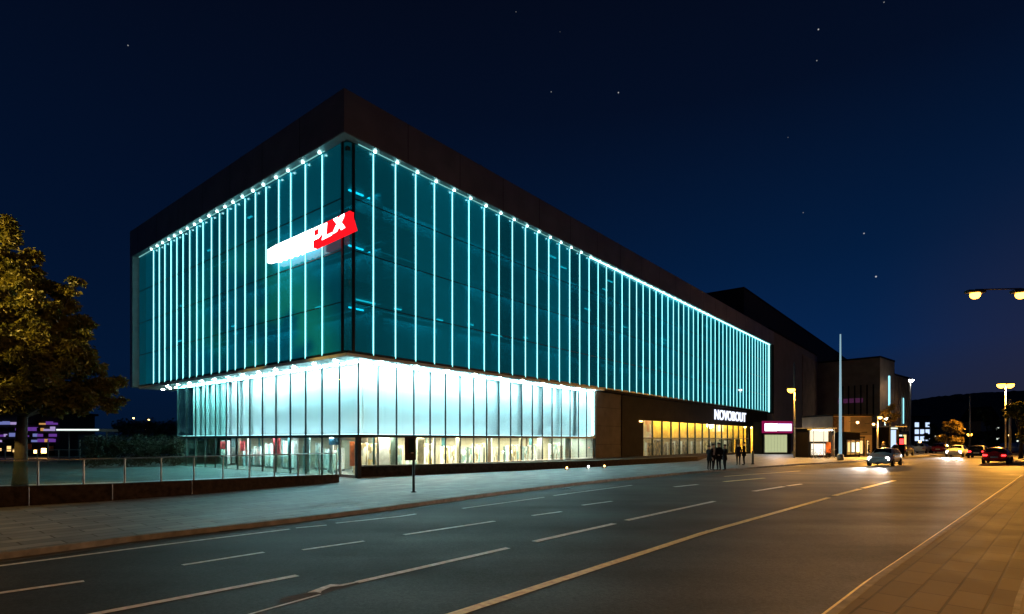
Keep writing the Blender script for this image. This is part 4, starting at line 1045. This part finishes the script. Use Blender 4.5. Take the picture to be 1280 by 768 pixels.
# lamp with a twin head farther along
def mast(label, u, depth, vhead, heads, mat, energy, extra=0.0, name='street_lamp', col=SOD, r=.2, aim=None):
    x = PX(u, depth); z = CH + (HY - vhead) * depth / F
    o = empty(name, (x, depth, 0), 0, label, 'street lamp')
    MB().tube([(0, 0, 0), (0, 0, z * .5), (0, 0, z + extra)], [.11, .085, .06], 10).build('pole', M['galv'], o, True)
    for hx in heads:
        if abs(hx) > .3: MB().tube([(0, 0, z - .1), (hx * .5, 0, z + .2), (hx, 0, z + .16)], .035, 6).build('arm', M['galv'], o, True)
        lamp_head(o, (hx, -.25 if abs(hx) < .3 else 0, z), 0, mat, r)
    if energy: light('lamp_light', 'SPOT', (x, depth - .3, z - .25), energy, col, None, .2, aim or (x - 2, depth - 4, 0), R(155), .6)
    return o
mast('tall amber street lamp with twin heads before the dark hill', 1257, 71, 481, (-.55, .55), M['sodium'], 24000, 0, r=.46)
mast('amber street lamp close to the cinema end wall and the magenta shop', 993, 62, 487, (-.35,), M['sodium'], 2600, 3.0, r=.40)
mast('small amber lamp under the tree beyond the parked cars', 1212, 92, 543, (-.2,), M['sodium'], 2500, 0, r=.36)
mast('white flood lamp on a pole at the end of the brown blocks', 1138, 108, 475.5, (.0,), M['whitelamp'], 5000, .3, aim=(73.5, 113.5, 4), col=(1, .70, .38), r=.42)
mast('amber lamp over the brown shop block by the thin tree', 1097, 63, 522, (.12,), M['sodsmall'], 5000, 0, r=.2)
mast('short lamp with a bluish white head before the ribbed block', 1106, 80, 523, (.0,), M['whitelamp'], 200, 0, col=(.8, .9, 1), r=.26)
# lamp post outside the frame that lights the big tree and the pavement's end
ol = empty('street_lamp', (-19.5, 9.5, 0), 0, 'amber street lamp standing on the pavement across from the big tree', 'street lamp')
MB().tube([(0, 0, 0), (0, 0, 4), (0, 0, 8.3)], [.11, .09, .06], 10).build('pole', M['galv'], ol, True)
lamp_head(ol, (.3, .3, 8.3), R(45), M['sodium'], .17); light('lamp_light', 'SPOT', (-19.2, 9.8, 8.0), 10000, (1.0, .62, .13), None, .3, (-18.1, 19.5, 6.2), R(54), .5)
light('lamp_light', 'SPOT', (-19.2, 9.8, 8.0), 900, (1.0, .55, .12), None, .3, (-17.0, 9.5, 0), R(110), .8)
# blue-glowing mast and plain poles
x, y = G(1050.5, 575.5)
bmast = empty('flag_mast', (x, y, 0), 0, 'tall slender white mast with a blue wash painted as glow before the shops', 'mast')
MB().tube([(0, 0, 0), (0, 0, 6), (0, 0, CH + (HY - 418) * y / F)], [.15, .11, .06], 12).build('pole', emat('blue_glow_pole', (.22, .36, .42), .75), bmast, True)  # blue light on the mast is emission in its own material
MB().lathe([(.30, 0), (.30, .5), (.2, .62)], 14).build('base', M['steel'], bmast, True)
for (u, d, vt, lab) in ((1262.5, 66, 500, 'pale bare pole beside the tall twin amber lamp'), (1212.5, 84, 494, 'thin dark pole rising above the small amber lamp'), (1033, 64, 540, 'short pale pole between the lit kiosk and the mast')):
    o = empty('pole', (PX(u, d), d, 0), 0, lab, 'pole'); MB().tube([(0, 0, 0), (0, 0, CH + (HY - vt) * d / F)], [.13, .09], 8).build('shaft', M['galv'], o, True)
    MB().lathe([(.25, 0), (.25, .1), (.15, .2)], 10).build('base', M['galv'], o, True)

# ------------------------------------------------------------------ buildings along the street
def b_on_line(name, label, x0, x1, y0, y1, ztop, mat, parts=None):
    """block in the cinema's frame"""
    o = empty(name, (*loc2w(x0, y0), 0), aR, label, 'building')
    bx('wall', M[mat], o, 0, x1 - x0, 0, y1 - y0, 0, ztop); bx('parapet', M['dark'], o, -.05, x1 - x0 + .05, -.05, y1 - y0 + .05, ztop, ztop + .3)
    return o
t_at = lambda u, off: ((29.0 + .6286 * off) * (u - CX) - (-7.97 - .7778 * off) * F) / (.6286 * F - .7777 * (u - CX))
g1 = b_on_line('hall_building', 'plain grey hall wall beyond the cinema glass, with a paler panel', 77.05, t_at(1018, 0), -.5, 24, 19.5, 'greywall')
e = t_at(1018, 0) - 77.05
for i, (a, b, mt) in enumerate(((e * .62, e - .1, 'tower'), (2.0, e * .55, 'greywall'))): bx('wall_panel', M[mt], g1, a, b, -.12, -.02, 4.2, 18.2 if i == 0 else 17.5)
bx('doorway', M['dark'], g1, e * .5, e * .5 + 3, -.03, -.005, 0, 3.4)
off = 4.2; tp = t_at(930, off)
zpk = CH + (HY - 361) * (29 + .6286 * off + .7777 * tp) / F
b_on_line('black_hall', 'tall black hall block rising behind the cinema roof line', tp, t_at(1052, off), off, 34, zpk, 'blackwall')
t1 = t_at(1052, 3.2)
b_on_line('dark_block', 'dark recessed block between the black hall and the brown tower', t1 + .1, t1 + 42, 3.2, 30, CH + (HY - 446) * (29 + .6286 * 3.2 + .7777 * t1) / F, 'blackwall')
ar2 = math.atan2(.662, .749)
tw = empty('brown_block', (72.4, 110, 0), ar2, 'tall brown rendered block with a cyan light bar at the street bend', 'building')
bx('wall', M['tower'], tw, 0, 9.6, 0, 18, 0, 18.2); bx('parapet', M['dark'], tw, -.1, 9.7, -.1, 18.1, 18.2, 18.5)
bx('light_bar', M['cyanbar'], tw, 5.3, 6.0, -.16, -.03, 8.8, 15.0)
for i in range(6): bx('rib', M['dark'], tw, -.13, -.02, 1.0 + i * 1.1, 1.25 + i * 1.1, 6.5, 13)
bx('doorway', M['bluewin'], tw, 3.6, 7.2, -.06, -.01, .1, 3.4); bx('canopy', M['dark'], tw, 2.8, 8.4, -1.6, -.02, 3.6, 3.9)
bx('wall_sign', emat('dim_plum_sign', (.25, .06, .2), .12), tw, -.12, -.02, 3.0, 7.5, 9.5, 10.4)
tw2 = empty('ribbed_block', (72.4 + .749 * 9.8, 110 + .662 * 9.8, 0), ar2, 'brown ribbed block with a short cyan light bar and roof flood lamp', 'building')
bx('wall', M['tower'], tw2, 0, 13.2, .3, 18, 0, 15.6); bx('parapet', M['dark'], tw2, -.1, 13.3, .2, 18.1, 15.6, 15.9)
for i in range(7): bx('pier', M['tower'], tw2, .4 + i * 1.95, .85 + i * 1.95, .0, .29, 3.8, 15.3)
bx('light_bar', M['cyanbar'], tw2, 5.9, 6.3, -.1, -.005, 5.5, 11.0)
for i in range(4):
    wn = bx('window', M['dark'], tw2, .8 + i * 3.1, 3.2 + i * 3.1, .22, .29, .2, 3.2); bx('pane', M[('warmwin', 'palewin', 'warmwin', 'poster')[i]], wn, .9 + i * 3.1, 3.1 + i * 3.1, .19, .215, .3, 3.1)

# magenta signed pavilion
pm = empty('shop_pavilion', (PX(954, 78), 78, 0), R(12), 'small shop pavilion with a white and magenta lit fascia and pale window', 'shop')
W = PX(992, 78.6) - PX(954, 78)
zt = CH + (HY - 526.5) * 78 / F; zb_ = CH + (HY - 542) * 78 / F
bx('wall', M['dark'], pm, 0, W, .25, 2.3, 0, zt - .1); bx('fascia', M['signmag'], pm, -.05, W + .05, -.15, .24, zb_ + .05, zt)
bx('sign_face', M['signwhite'], pm, .15, W * .46, -.2, -.16, zb_ + .35, zt - .35); bx('sign_face', M['signpink'], pm, W * .49, W - .15, -.2, -.16, zb_ + .35, zt - .35)
wn = bx('window', M['galv'], pm, .25, W * .86, .1, .24, .15, zb_ - .1)
for i in range(7): a = .3 + i * (W * .86 - .35) / 7; bx('pane', emat('pale_green_lit_pane', (.72, .78, .42), .42) if i == 0 else bpy.data.materials['pale_green_lit_pane'], wn, a + .03, a + (W * .86 - .35) / 7 - .02, .06, .095, .25, zb_ - .2)
bx('door', M['dark'], pm, W * .88, W - .05, .1, .24, .02, zb_ - .1)
light('shop_light', 'SPOT', (PX(973, 76), 76.4, 4.2), 500, (1, .85, .8), None, .5, (PX(973, 72), 71, 0), R(140), .7)
# kiosk
def kiosk(name, label, u0, u1, depth, vt, rz=14, cat='kiosk'):
    o = empty(name, (PX(u0, depth), depth, 0), R(rz), label, cat); return o, PX(u1, depth) - PX(u0, depth), CH + (HY - vt) * depth / F
k1, W, H = kiosk('street_kiosk', 'brightly lit two-tier kiosk with an amber canopy before the dark hall', 1012, 1046, 62, 536)
bx('wall', M['dark'], k1, 0, W, .2, 2.2, 0, H); bx('roof', M['galv'], k1, -.15, W + .15, -.5, 2.4, H, H + .12)
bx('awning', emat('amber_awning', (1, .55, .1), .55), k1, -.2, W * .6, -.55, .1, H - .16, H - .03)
wn = bx('window', M['galv'], k1, .25, W * .72, .08, .19, .25, 1.62); bx('pane', M['warmwin'] if False else emat('white_kiosk_pane', (1, .9, .72), 1.1), wn, .32, W * .70, .04, .075, .32, 1.55)
wn = bx('window', M['galv'], k1, .1, W * .85, .08, .19, 1.75, H - .2); bx('pane', emat('cream_kiosk_pane', (1, .85, .62), .8), wn, .16, W * .83, .04, .075, 1.82, H - .28)
for xx in (.15, W * .5, W - .1): MB().tube([(xx, -.4, 0), (xx, -.4, H)], .04, 6).build('post', M['galv'], k1)
bx('poster', M['poster'], k1, W * .78, W * .98, .1, .19, .5, 1.7)
bx('ceiling_lamp', M['stripin'], k1, .2, W - .2, -.3, -.15, H - .2, H - .165)
light('kiosk_light', 'POINT', (PX(1029, 60.8), 60.6, 2.3), 120, (1, .8, .5), None, .3)
k2, W, H = kiosk('shop_block', 'low brown brick shop block with lit doorway between the mast and thin tree', 1043, 1098, 68, 520, 8, 'shop')
bx('wall', M['tower'], k2, 0, W, .3, 6, 0, H); bx('roof', M['dark'], k2, -.1, W + .1, .1, 6.1, H, H + .2)
for i, (a, b, mt) in enumerate(((.3, 1.0, 'poster'), (1.9, 2.4, 'palewin'), (3.5, 4.0, 'warmwin'), (4.5, 4.8, 'warmwin'))):
    wn = bx('window', M['dark'], k2, a, b, .2, .29, .2, 2.0); bx('pane', M[mt], wn, a + .06, b - .06, .16, .195, .3, 1.9)
bx('canopy', M['dark'], k2, 1.2, 3.4, -.9, .28, 2.25, 2.4)
bx('wall_panel', M['plinth'], k2, .05, W * .28, .22, .295, 2.6, H - .1); bx('wall_panel', M['brown'], k2, W * .45, W - .1, .22, .295, 2.6, H - .1)
for i in range(3): MB().tube([(1.3 + i, -.8, 0), (1.3 + i, -.8, 2.25)], .05, 6).build('post', M['darksteel'], k2)
# far blue office, and lit house bits
ob = empty('office_building', (PX(1142, 210), 210, 0), 0, 'distant office building with bluish white lit windows below the hill', 'building')
W = PX(1163, 210) - PX(1142, 210); bx('wall', M['blackwall'], ob, 0, W, 0, 8, 0, 10.5)
for i in range(3):
    for j in range(3):
        if (i, j) in ((1, 2),): continue
        wn = bx('window', M['galv'], ob, .3 + i * 2.0, 2.0 + i * 2.0, -.1, -.01, 1.5 + j * 2.6, 3.4 + j * 2.6); bx('pane', M['bluewin'], wn, .4 + i * 2.0, 1.9 + i * 2.0, -.14, -.105, 1.6 + j * 2.6, 3.3 + j * 2.6)
bx('roof', M['dark'], ob, -.2, W + .2, -.2, 8.2, 10.5, 10.9)
ho = empty('gabled_house', (PX(1226, 150), 150, 0), 0, 'dark gabled house with one lit window below the hill', 'house')
W = PX(1250, 150) - PX(1226, 150); bx('wall', M['greywall'], ho, 0, W, 0, 7, 0, 7)
m = MB(); m.v += [(-.3, -.3, 7), (W + .3, -.3, 7), (W / 2, -.3, 11), (-.3, 7.3, 7), (W + .3, 7.3, 7), (W / 2, 7.3, 11)]
for f in ((0, 1, 2), (5, 4, 3), (0, 2, 5, 3), (1, 4, 5, 2), (0, 3, 4, 1)): m.face(f)
m.build('roof', M['dark'], ho); wn = bx('window', M['galv'], ho, W * .78, W * .95, -.08, -.01, 1.2, 5.5); bx('pane', M['palewin'], wn, W * .8, W * .93, -.12, -.085, 1.4, 5.3)

# hills
def ridge(name, pts, depth, mat, thick=500):
    m = MB(); n = len(pts)
    for (u, v) in pts: m.v.append((PX(u, depth), depth, CH + (HY - v) * depth / F))
    for (u, v) in pts: m.v.append((PX(u, depth) * .9, depth - 170, -1))
    for (u, v) in pts: m.v.append((PX(u, depth), depth + thick, -2))
    for i in range(n - 1): m.face((n + i, n + i + 1, i + 1, i)); m.face((i, i + 1, 2 * n + i + 1, 2 * n + i))
    return struct(m.build(name, M[mat], smooth=True))
rg = random.Random(3)
hp = [(900, 520), (1000, 512), (1060, 506), (1100, 503), (1140, 501), (1165, 496), (1190, 494), (1212, 492), (1240, 490), (1262, 489), (1290, 487), (1340, 484), (1420, 486), (1520, 495), (1640, 510)]
hp2 = []
for a, b in zip(hp[:-1], hp[1:]):
    for k in range(6): t = k / 6; hp2.append((a[0] + (b[0] - a[0]) * t, a[1] + (b[1] - a[1]) * t + rg.uniform(-.8, .8)))
ridge('hill', hp2, 700, 'hill')

# ------------------------------------------------------------------ cars
def make_car(label, paint, lights, group):
    root = empty('car', (0, 0, 0), 0, label, 'car', group)
    # stations from nose (+x) to tail: x, z bottom, belt, roof, half widths
    st = [(2.15, .35, .62, .64, .62, .60), (2.05, .22, .72, .76, .80, .74), (1.6, .20, .82, .86, .87, .80), (1.0, .20, .90, .93, .88, .80),
          (.35, .20, .93, 1.36, .88, .62), (-.1, .20, .94, 1.46, .88, .60), (-.8, .20, .95, 1.47, .88, .60), (-1.45, .22, .96, 1.36, .88, .60), (-1.95, .26, .95, 1.02, .84, .70), (-2.12, .36, .85, .88, .74, .66)]
    m = MB()
    for (x, zb, zl_, zr, wb, wr) in st:
        m.v += [(x, 0, zb), (x, wb * .9, zb), (x, wb, (zb + zl_) / 2), (x, wb * .985, zl_), (x, wr, zr), (x, 0, zr + .02), (x, -wr, zr), (x, -wb * .985, zl_), (x, -wb, (zb + zl_) / 2), (x, -wb * .9, zb)]
    for i in range(len(st) - 1):
        for j in range(10): k = (j + 1) % 10; m.face((i * 10 + j, i * 10 + k, (i + 1) * 10 + k, (i + 1) * 10 + j))
    m.face(tuple(reversed(range(10)))); m.face(tuple((len(st) - 1) * 10 + j for j in range(10)))
    b = m.build('body', M[paint], root, True); sd = b.modifiers.new('sub', 'SUBSURF'); sd.levels = 1; sd.render_levels = 2
    def quad(name, P, mat, par=root, t=.02):
        q = MB(); n_ = (Vector(P[1]) - Vector(P[0])).cross(Vector(P[2]) - Vector(P[0])).normalized() * t
        q.v += [tuple(Vector(p) + n_) for p in P] + [tuple(Vector(p) - n_) for p in P]
        for f in ((0, 1, 2, 3), (7, 6, 5, 4), (0, 4, 5, 1), (1, 5, 6, 2), (2, 6, 7, 3), (3, 7, 4, 0)): q.face(f)
        return q.build(name, mat, par)
    quad('windscreen', [(.98, .66, .93), (.98, -.66, .93), (.36, -.54, 1.38), (.36, .54, 1.38)], M['carglass'])
    quad('rear_window', [(-1.92, -.64, 1.02), (-1.92, .64, 1.02), (-1.44, .52, 1.37), (-1.44, -.52, 1.37)], M['carglass'])
    for s in (-1, 1):
        quad('side_window', [(.70, s * .835, .98), (.22, s * .655, 1.34), (-.42, s * .645, 1.41), (-.42, s * .845, .99)], M['carglass'])
        quad('side_window', [(-.48, s * .845, .99), (-.48, s * .645, 1.41), (-1.25, s * .655, 1.36), (-1.55, s * .825, 1.0)], M['carglass'])
        MB().box(.62, .80, s * .98 - .09, s * .98 + .09, .93, 1.05).build('wing_mirror', M[paint], root, bevel=.03)
        g = MB(); g.lathe([(.0, 0), (.14, .0), (.14, .05), (.0, .06)], 12); o = g.build('headlight', M['headlamp'] if lights == 'front' else M['galv'], root, True); o.location = (2.05, s * .60, .62); o.rotation_euler = (0, R(90), 0)
        MB().box(-2.13, -2.06, s * .62 - .14, s * .62 + .14, .70, .84).build('tail_light', M['tail'] if lights == 'rear' else M['redposter'], root)
        for xx in (1.32, -1.35):
            wmb = MB(); wmb.lathe([(.20, -.10), (.29, -.11), (.325, -.06), (.325, .06), (.29, .11), (.20, .10)], 18); wo_ = wmb.build('wheel', M['tyre'], root, True)
            wo_.location = (xx, s * .80, .325); wo_.rotation_euler = (R(90), 0, 0)
            MB().lathe([(.0, -.105), (.20, -.085), (.20, .085), (.0, .105)], 10).build('rim', M['galv'], wo_)
    MB().box(2.13, 2.17, -.26, .26, .40, .51).build('number_plate', M['plate'], root); MB().box(-2.15, -2.11, -.26, .26, .55, .66).build('number_plate', M['plate'], root)
    MB().box(2.06, 2.13, -.38, .38, .54, .66).build('grille', M['dark'], root)
    return root
cars = [  # lit cars added to stand for the traffic's light streaks
    ('added white car with lit headlights coming along the road', 'carwhite', 'front', (PX(1106, 46), 46), math.atan2(-.70, -.71)),
    ('added red car showing red tail lights at the road end by the hill', 'carred', 'rear', (PX(1247, 50), 50), math.atan2(.68, .73)),
    ('added dark car showing red tail lights behind the red car', 'cardark', 'rear', (PX(1224, 66), 66), math.atan2(.68, .73)),
    ('second added white car with lit headlights, farther along the road', 'carwhite', 'front', (PX(1196, 70), 70), math.atan2(-.68, -.73)),
    ('dark parked car beside the brown shop block', 'cardark', 'none', (PX(1128, 70), 70), math.atan2(.68, .73)),
    ('red parked car under the amber tree', 'carred', 'none', (PX(1176, 84), 84), math.atan2(.68, .73)),
    ('white parked car between the ribbed block and the amber tree', 'carwhite', 'none', (PX(1152, 84), 84), math.atan2(.68, .73)),
]
for lab, p, l, (x, y), a in cars:
    c = make_car(lab, p, l, 'cars on the street'); c.location = (x, y, ZR if l != 'none' else 0); c.rotation_euler = (0, 0, a)
    if l == 'front':
        dx, dy = math.cos(a), math.sin(a)
        for s in (-1, 1):
            ox_, oy_ = x + dx * 2.35 - dy * s * .6, y + dy * 2.35 + dx * s * .6
            light('added_car_beam', 'SPOT', (ox_, oy_, .52), 3500, (1.0, .97, .9), None, .08, (ox_ + dx * 11, oy_ + dy * 11, -.12), R(26), .7)  # beam added to lay a white streak of light on the road
# parked motorbikes by the kiosk

def bicycle(label, loc, rz):
    o = empty('bicycle', (loc[0], loc[1], 0), rz, label, 'bicycle', 'bicycles by the kiosk')
    def ring(r, x, name):
        m = MB(); n, k = 22, 6
        for i in range(n):
            for j in range(k):
                a, b = 2 * math.pi * i / n, 2 * math.pi * j / k
                m.v.append((x + (r + .018 * math.cos(b)) * math.cos(a), .018 * math.sin(b), .34 + (r + .018 * math.cos(b)) * math.sin(a)))
        for i in range(n):
            for j in range(k): m.face((i * k + j, ((i + 1) % n) * k + j, ((i + 1) % n) * k + (j + 1) % k, i * k + (j + 1) % k))
        w_ = m.build(name, M['tyre'], o, True)
        h = MB()
        for i in range(8): a = i * math.pi / 4; h.tube([(x, 0, .34), (x + r * math.cos(a), 0, .34 + r * math.sin(a))], .003, 4)
        h.build('spokes', M['galv'], w_)
    ring(.32, -.52, 'wheel'); ring(.32, .52, 'wheel')
    f = MB()
    for P in ([(-.52, 0, .34), (-.05, 0, .30), (.38, 0, .80), (-.20, 0, .82), (-.05, 0, .30)], [(-.20, 0, .82), (-.52, 0, .34)], [(.36, 0, .95), (.40, 0, .70), (.52, 0, .34)], [(-.22, 0, .92), (-.20, 0, .8)]): f.tube(P, .018, 6)
    f.build('frame', M['carred'] if 'red' in label else M['cardark'], o)
    MB().tube([(.30, -.28, 1.0), (.38, -.1, 1.0), (.36, 0, .96), (.38, .1, 1.0), (.30, .28, 1.0)], .014, 6).build('handlebar', M['steel'], o)
    MB().prism([(-.34, -.07), (-.06, -.02), (-.06, .02), (-.34, .07)], .92, .97).build('saddle', M['tyre'], o)
bicycle('red bicycle leaning by the lit kiosk, second of the three bicycles', (PX(1028, 59.5), 59.5), R(25))
bicycle('dark bicycle standing before the kiosk posts, closest to the blue mast', (PX(1040, 59.3), 59.3), R(15))
bicycle('dark bicycle at the magenta shop end of the kiosk', (PX(1017, 60.3), 60.3), R(40))
# ground floor windows of the grey hall
for i, (u, mt) in enumerate(((997, 'warmwin'), (1003, 'palewin'), (1008, 'warmwin'))):
    xx = t_at(u, 0) - 77.05
    wn = bx('window', M['dark'], g1, xx, xx + 1.5, -.09, -.01, 1.2, 3.6); bx('pane', M[mt], wn, xx + .2, xx + .9, -.13, -.095, 1.6, 2.8)
person('person in dark clothes standing between the blue mast and the brown shop block', (PX(1086, 62), 62), R(60), 1.72, coat='cloth')
person('person in a charcoal coat by the thin tree and the short lamp', (PX(1104, 63), 63), R(-80), 1.76, coat='cloth2')

rnd = random.Random(77)
for i, (u, v, d, k) in enumerate(((1150, 553, 180, 'sodsmall'), (1170, 546, 220, 'palewin'), (1180, 551, 150, 'sodsmall'), (1202, 548, 200, 'warmwin'), (1218, 556, 140, 'sodsmall'), (1236, 549, 210, 'palewin'), (1246, 554, 170, 'sodsmall'), (1262, 545, 160, 'sodsmall'), (1272, 552, 150, 'palewin'), (1163, 556, 160, 'warmwin'))):
    o = empty('street_lamp', (PX(u, d), d, 0), 0, 'tiny distant lamp glowing low before the dark hill beyond the cars', 'street lamp', 'distant lamps before the hill')
    z = max(1.0, CH + (HY - v) * d / F)
    MB().tube([(0, 0, 0), (0, 0, z - .2)], .07, 6).build('pole', M['darksteel'], o)
    r = d / 700 * rnd.uniform(.9, 1.6); MB().lathe([(0, -r), (r * .7, -r * .7), (r, 0), (r * .7, r * .7), (0, r)], 10, (0, 0, z + r * .5)).build('lamp_head', M[k], o, True)

k3, W, H = kiosk('shop_stall', 'small glass fronted stall with a bluish white lit window before the ribbed block', 1113, 1134, 72, 534, 25, 'stall')
bx('wall', M['dark'], k3, 0, W, .2, 2.5, 0, H); bx('roof', M['galv'], k3, -.2, W + .2, -.7, 2.6, H, H + .12)
wn = bx('window', M['galv'], k3, .15, W * .6, .08, .19, .2, H - .3); bx('pane', M['bluewin'], wn, .22, W * .57, .04, .075, .3, H - .38)
bx('sign_face', M['palewin'], k3, .2, W * .8, .12, .19, H - .25, H - .06); bx('poster', M['poster'], k3, W * .66, W * .85, .1, .19, .6, 1.6)
k4, W, H = kiosk('shop_stall', 'narrow stall with white and orange lit panes, close behind the blue mast', 1059, 1080, 64, 551, 12, 'stall')
bx('wall', M['dark'], k4, 0, W, .2, 2.0, 0, H + .9); bx('roof', M['dark'], k4, -.2, W + .2, -.6, 2.1, H + .9, H + 1.0)
for a, b, mt in ((.1, .5, 'warmwin'), (.62, 1.15, 'palewin'), (1.3, 1.75, 'sodsmall')):
    wn = bx('window', M['galv'], k4, a, b, .1, .19, .3, 2.0); bx('pane', M[mt], wn, a + .06, b - .06, .06, .095, .6, 1.7)
for i, (u, d, z, e) in enumerate(((1072, 66.2, 4.2, 300), (1092, 66.5, 4.0, 260))):  # lanterns added so the brick front shows amber light
    o = empty('added_lantern', (PX(u, d), d, z), 0, ('added amber lantern over the middle of the brown shop block', 'added amber lantern at the lamp end of the brown shop block')[i], 'lantern')
    MB().box(-.05, .05, 0, 1.6, -.03, .03).build('bracket', M['darksteel'], o); MB().lathe([(0, -.3), (.12, -.24), (.15, -.12), (.1, -.03), (0, -.03)], 10).build('lamp_shade', M['sodsmall'], o, True)
    light('lamp_light', 'POINT', (PX(u, d), d - .25, z - .15), e, SOD, None, .15)
for i, (u, d, lab) in enumerate(((1001, 66, 'tall dark panel sign with a small lit square by the hall doorway'), (1126, 64, 'slim red lit panel sign before the glass fronted stall'))):
    o = empty('panel_sign', (PX(u, d), d, 0), R(15), lab, 'sign'); bx('panel', M['dark'], o, -.4, .4, -.08, .08, .05, 2.4); bx('lit_square', M['warmwin'] if i == 0 else M['tail'], o, -.28, .28, -.1, -.085, 1.5, 2.1); bx('base', M['galv'], o, -.5, .5, -.15, .15, 0, .05)
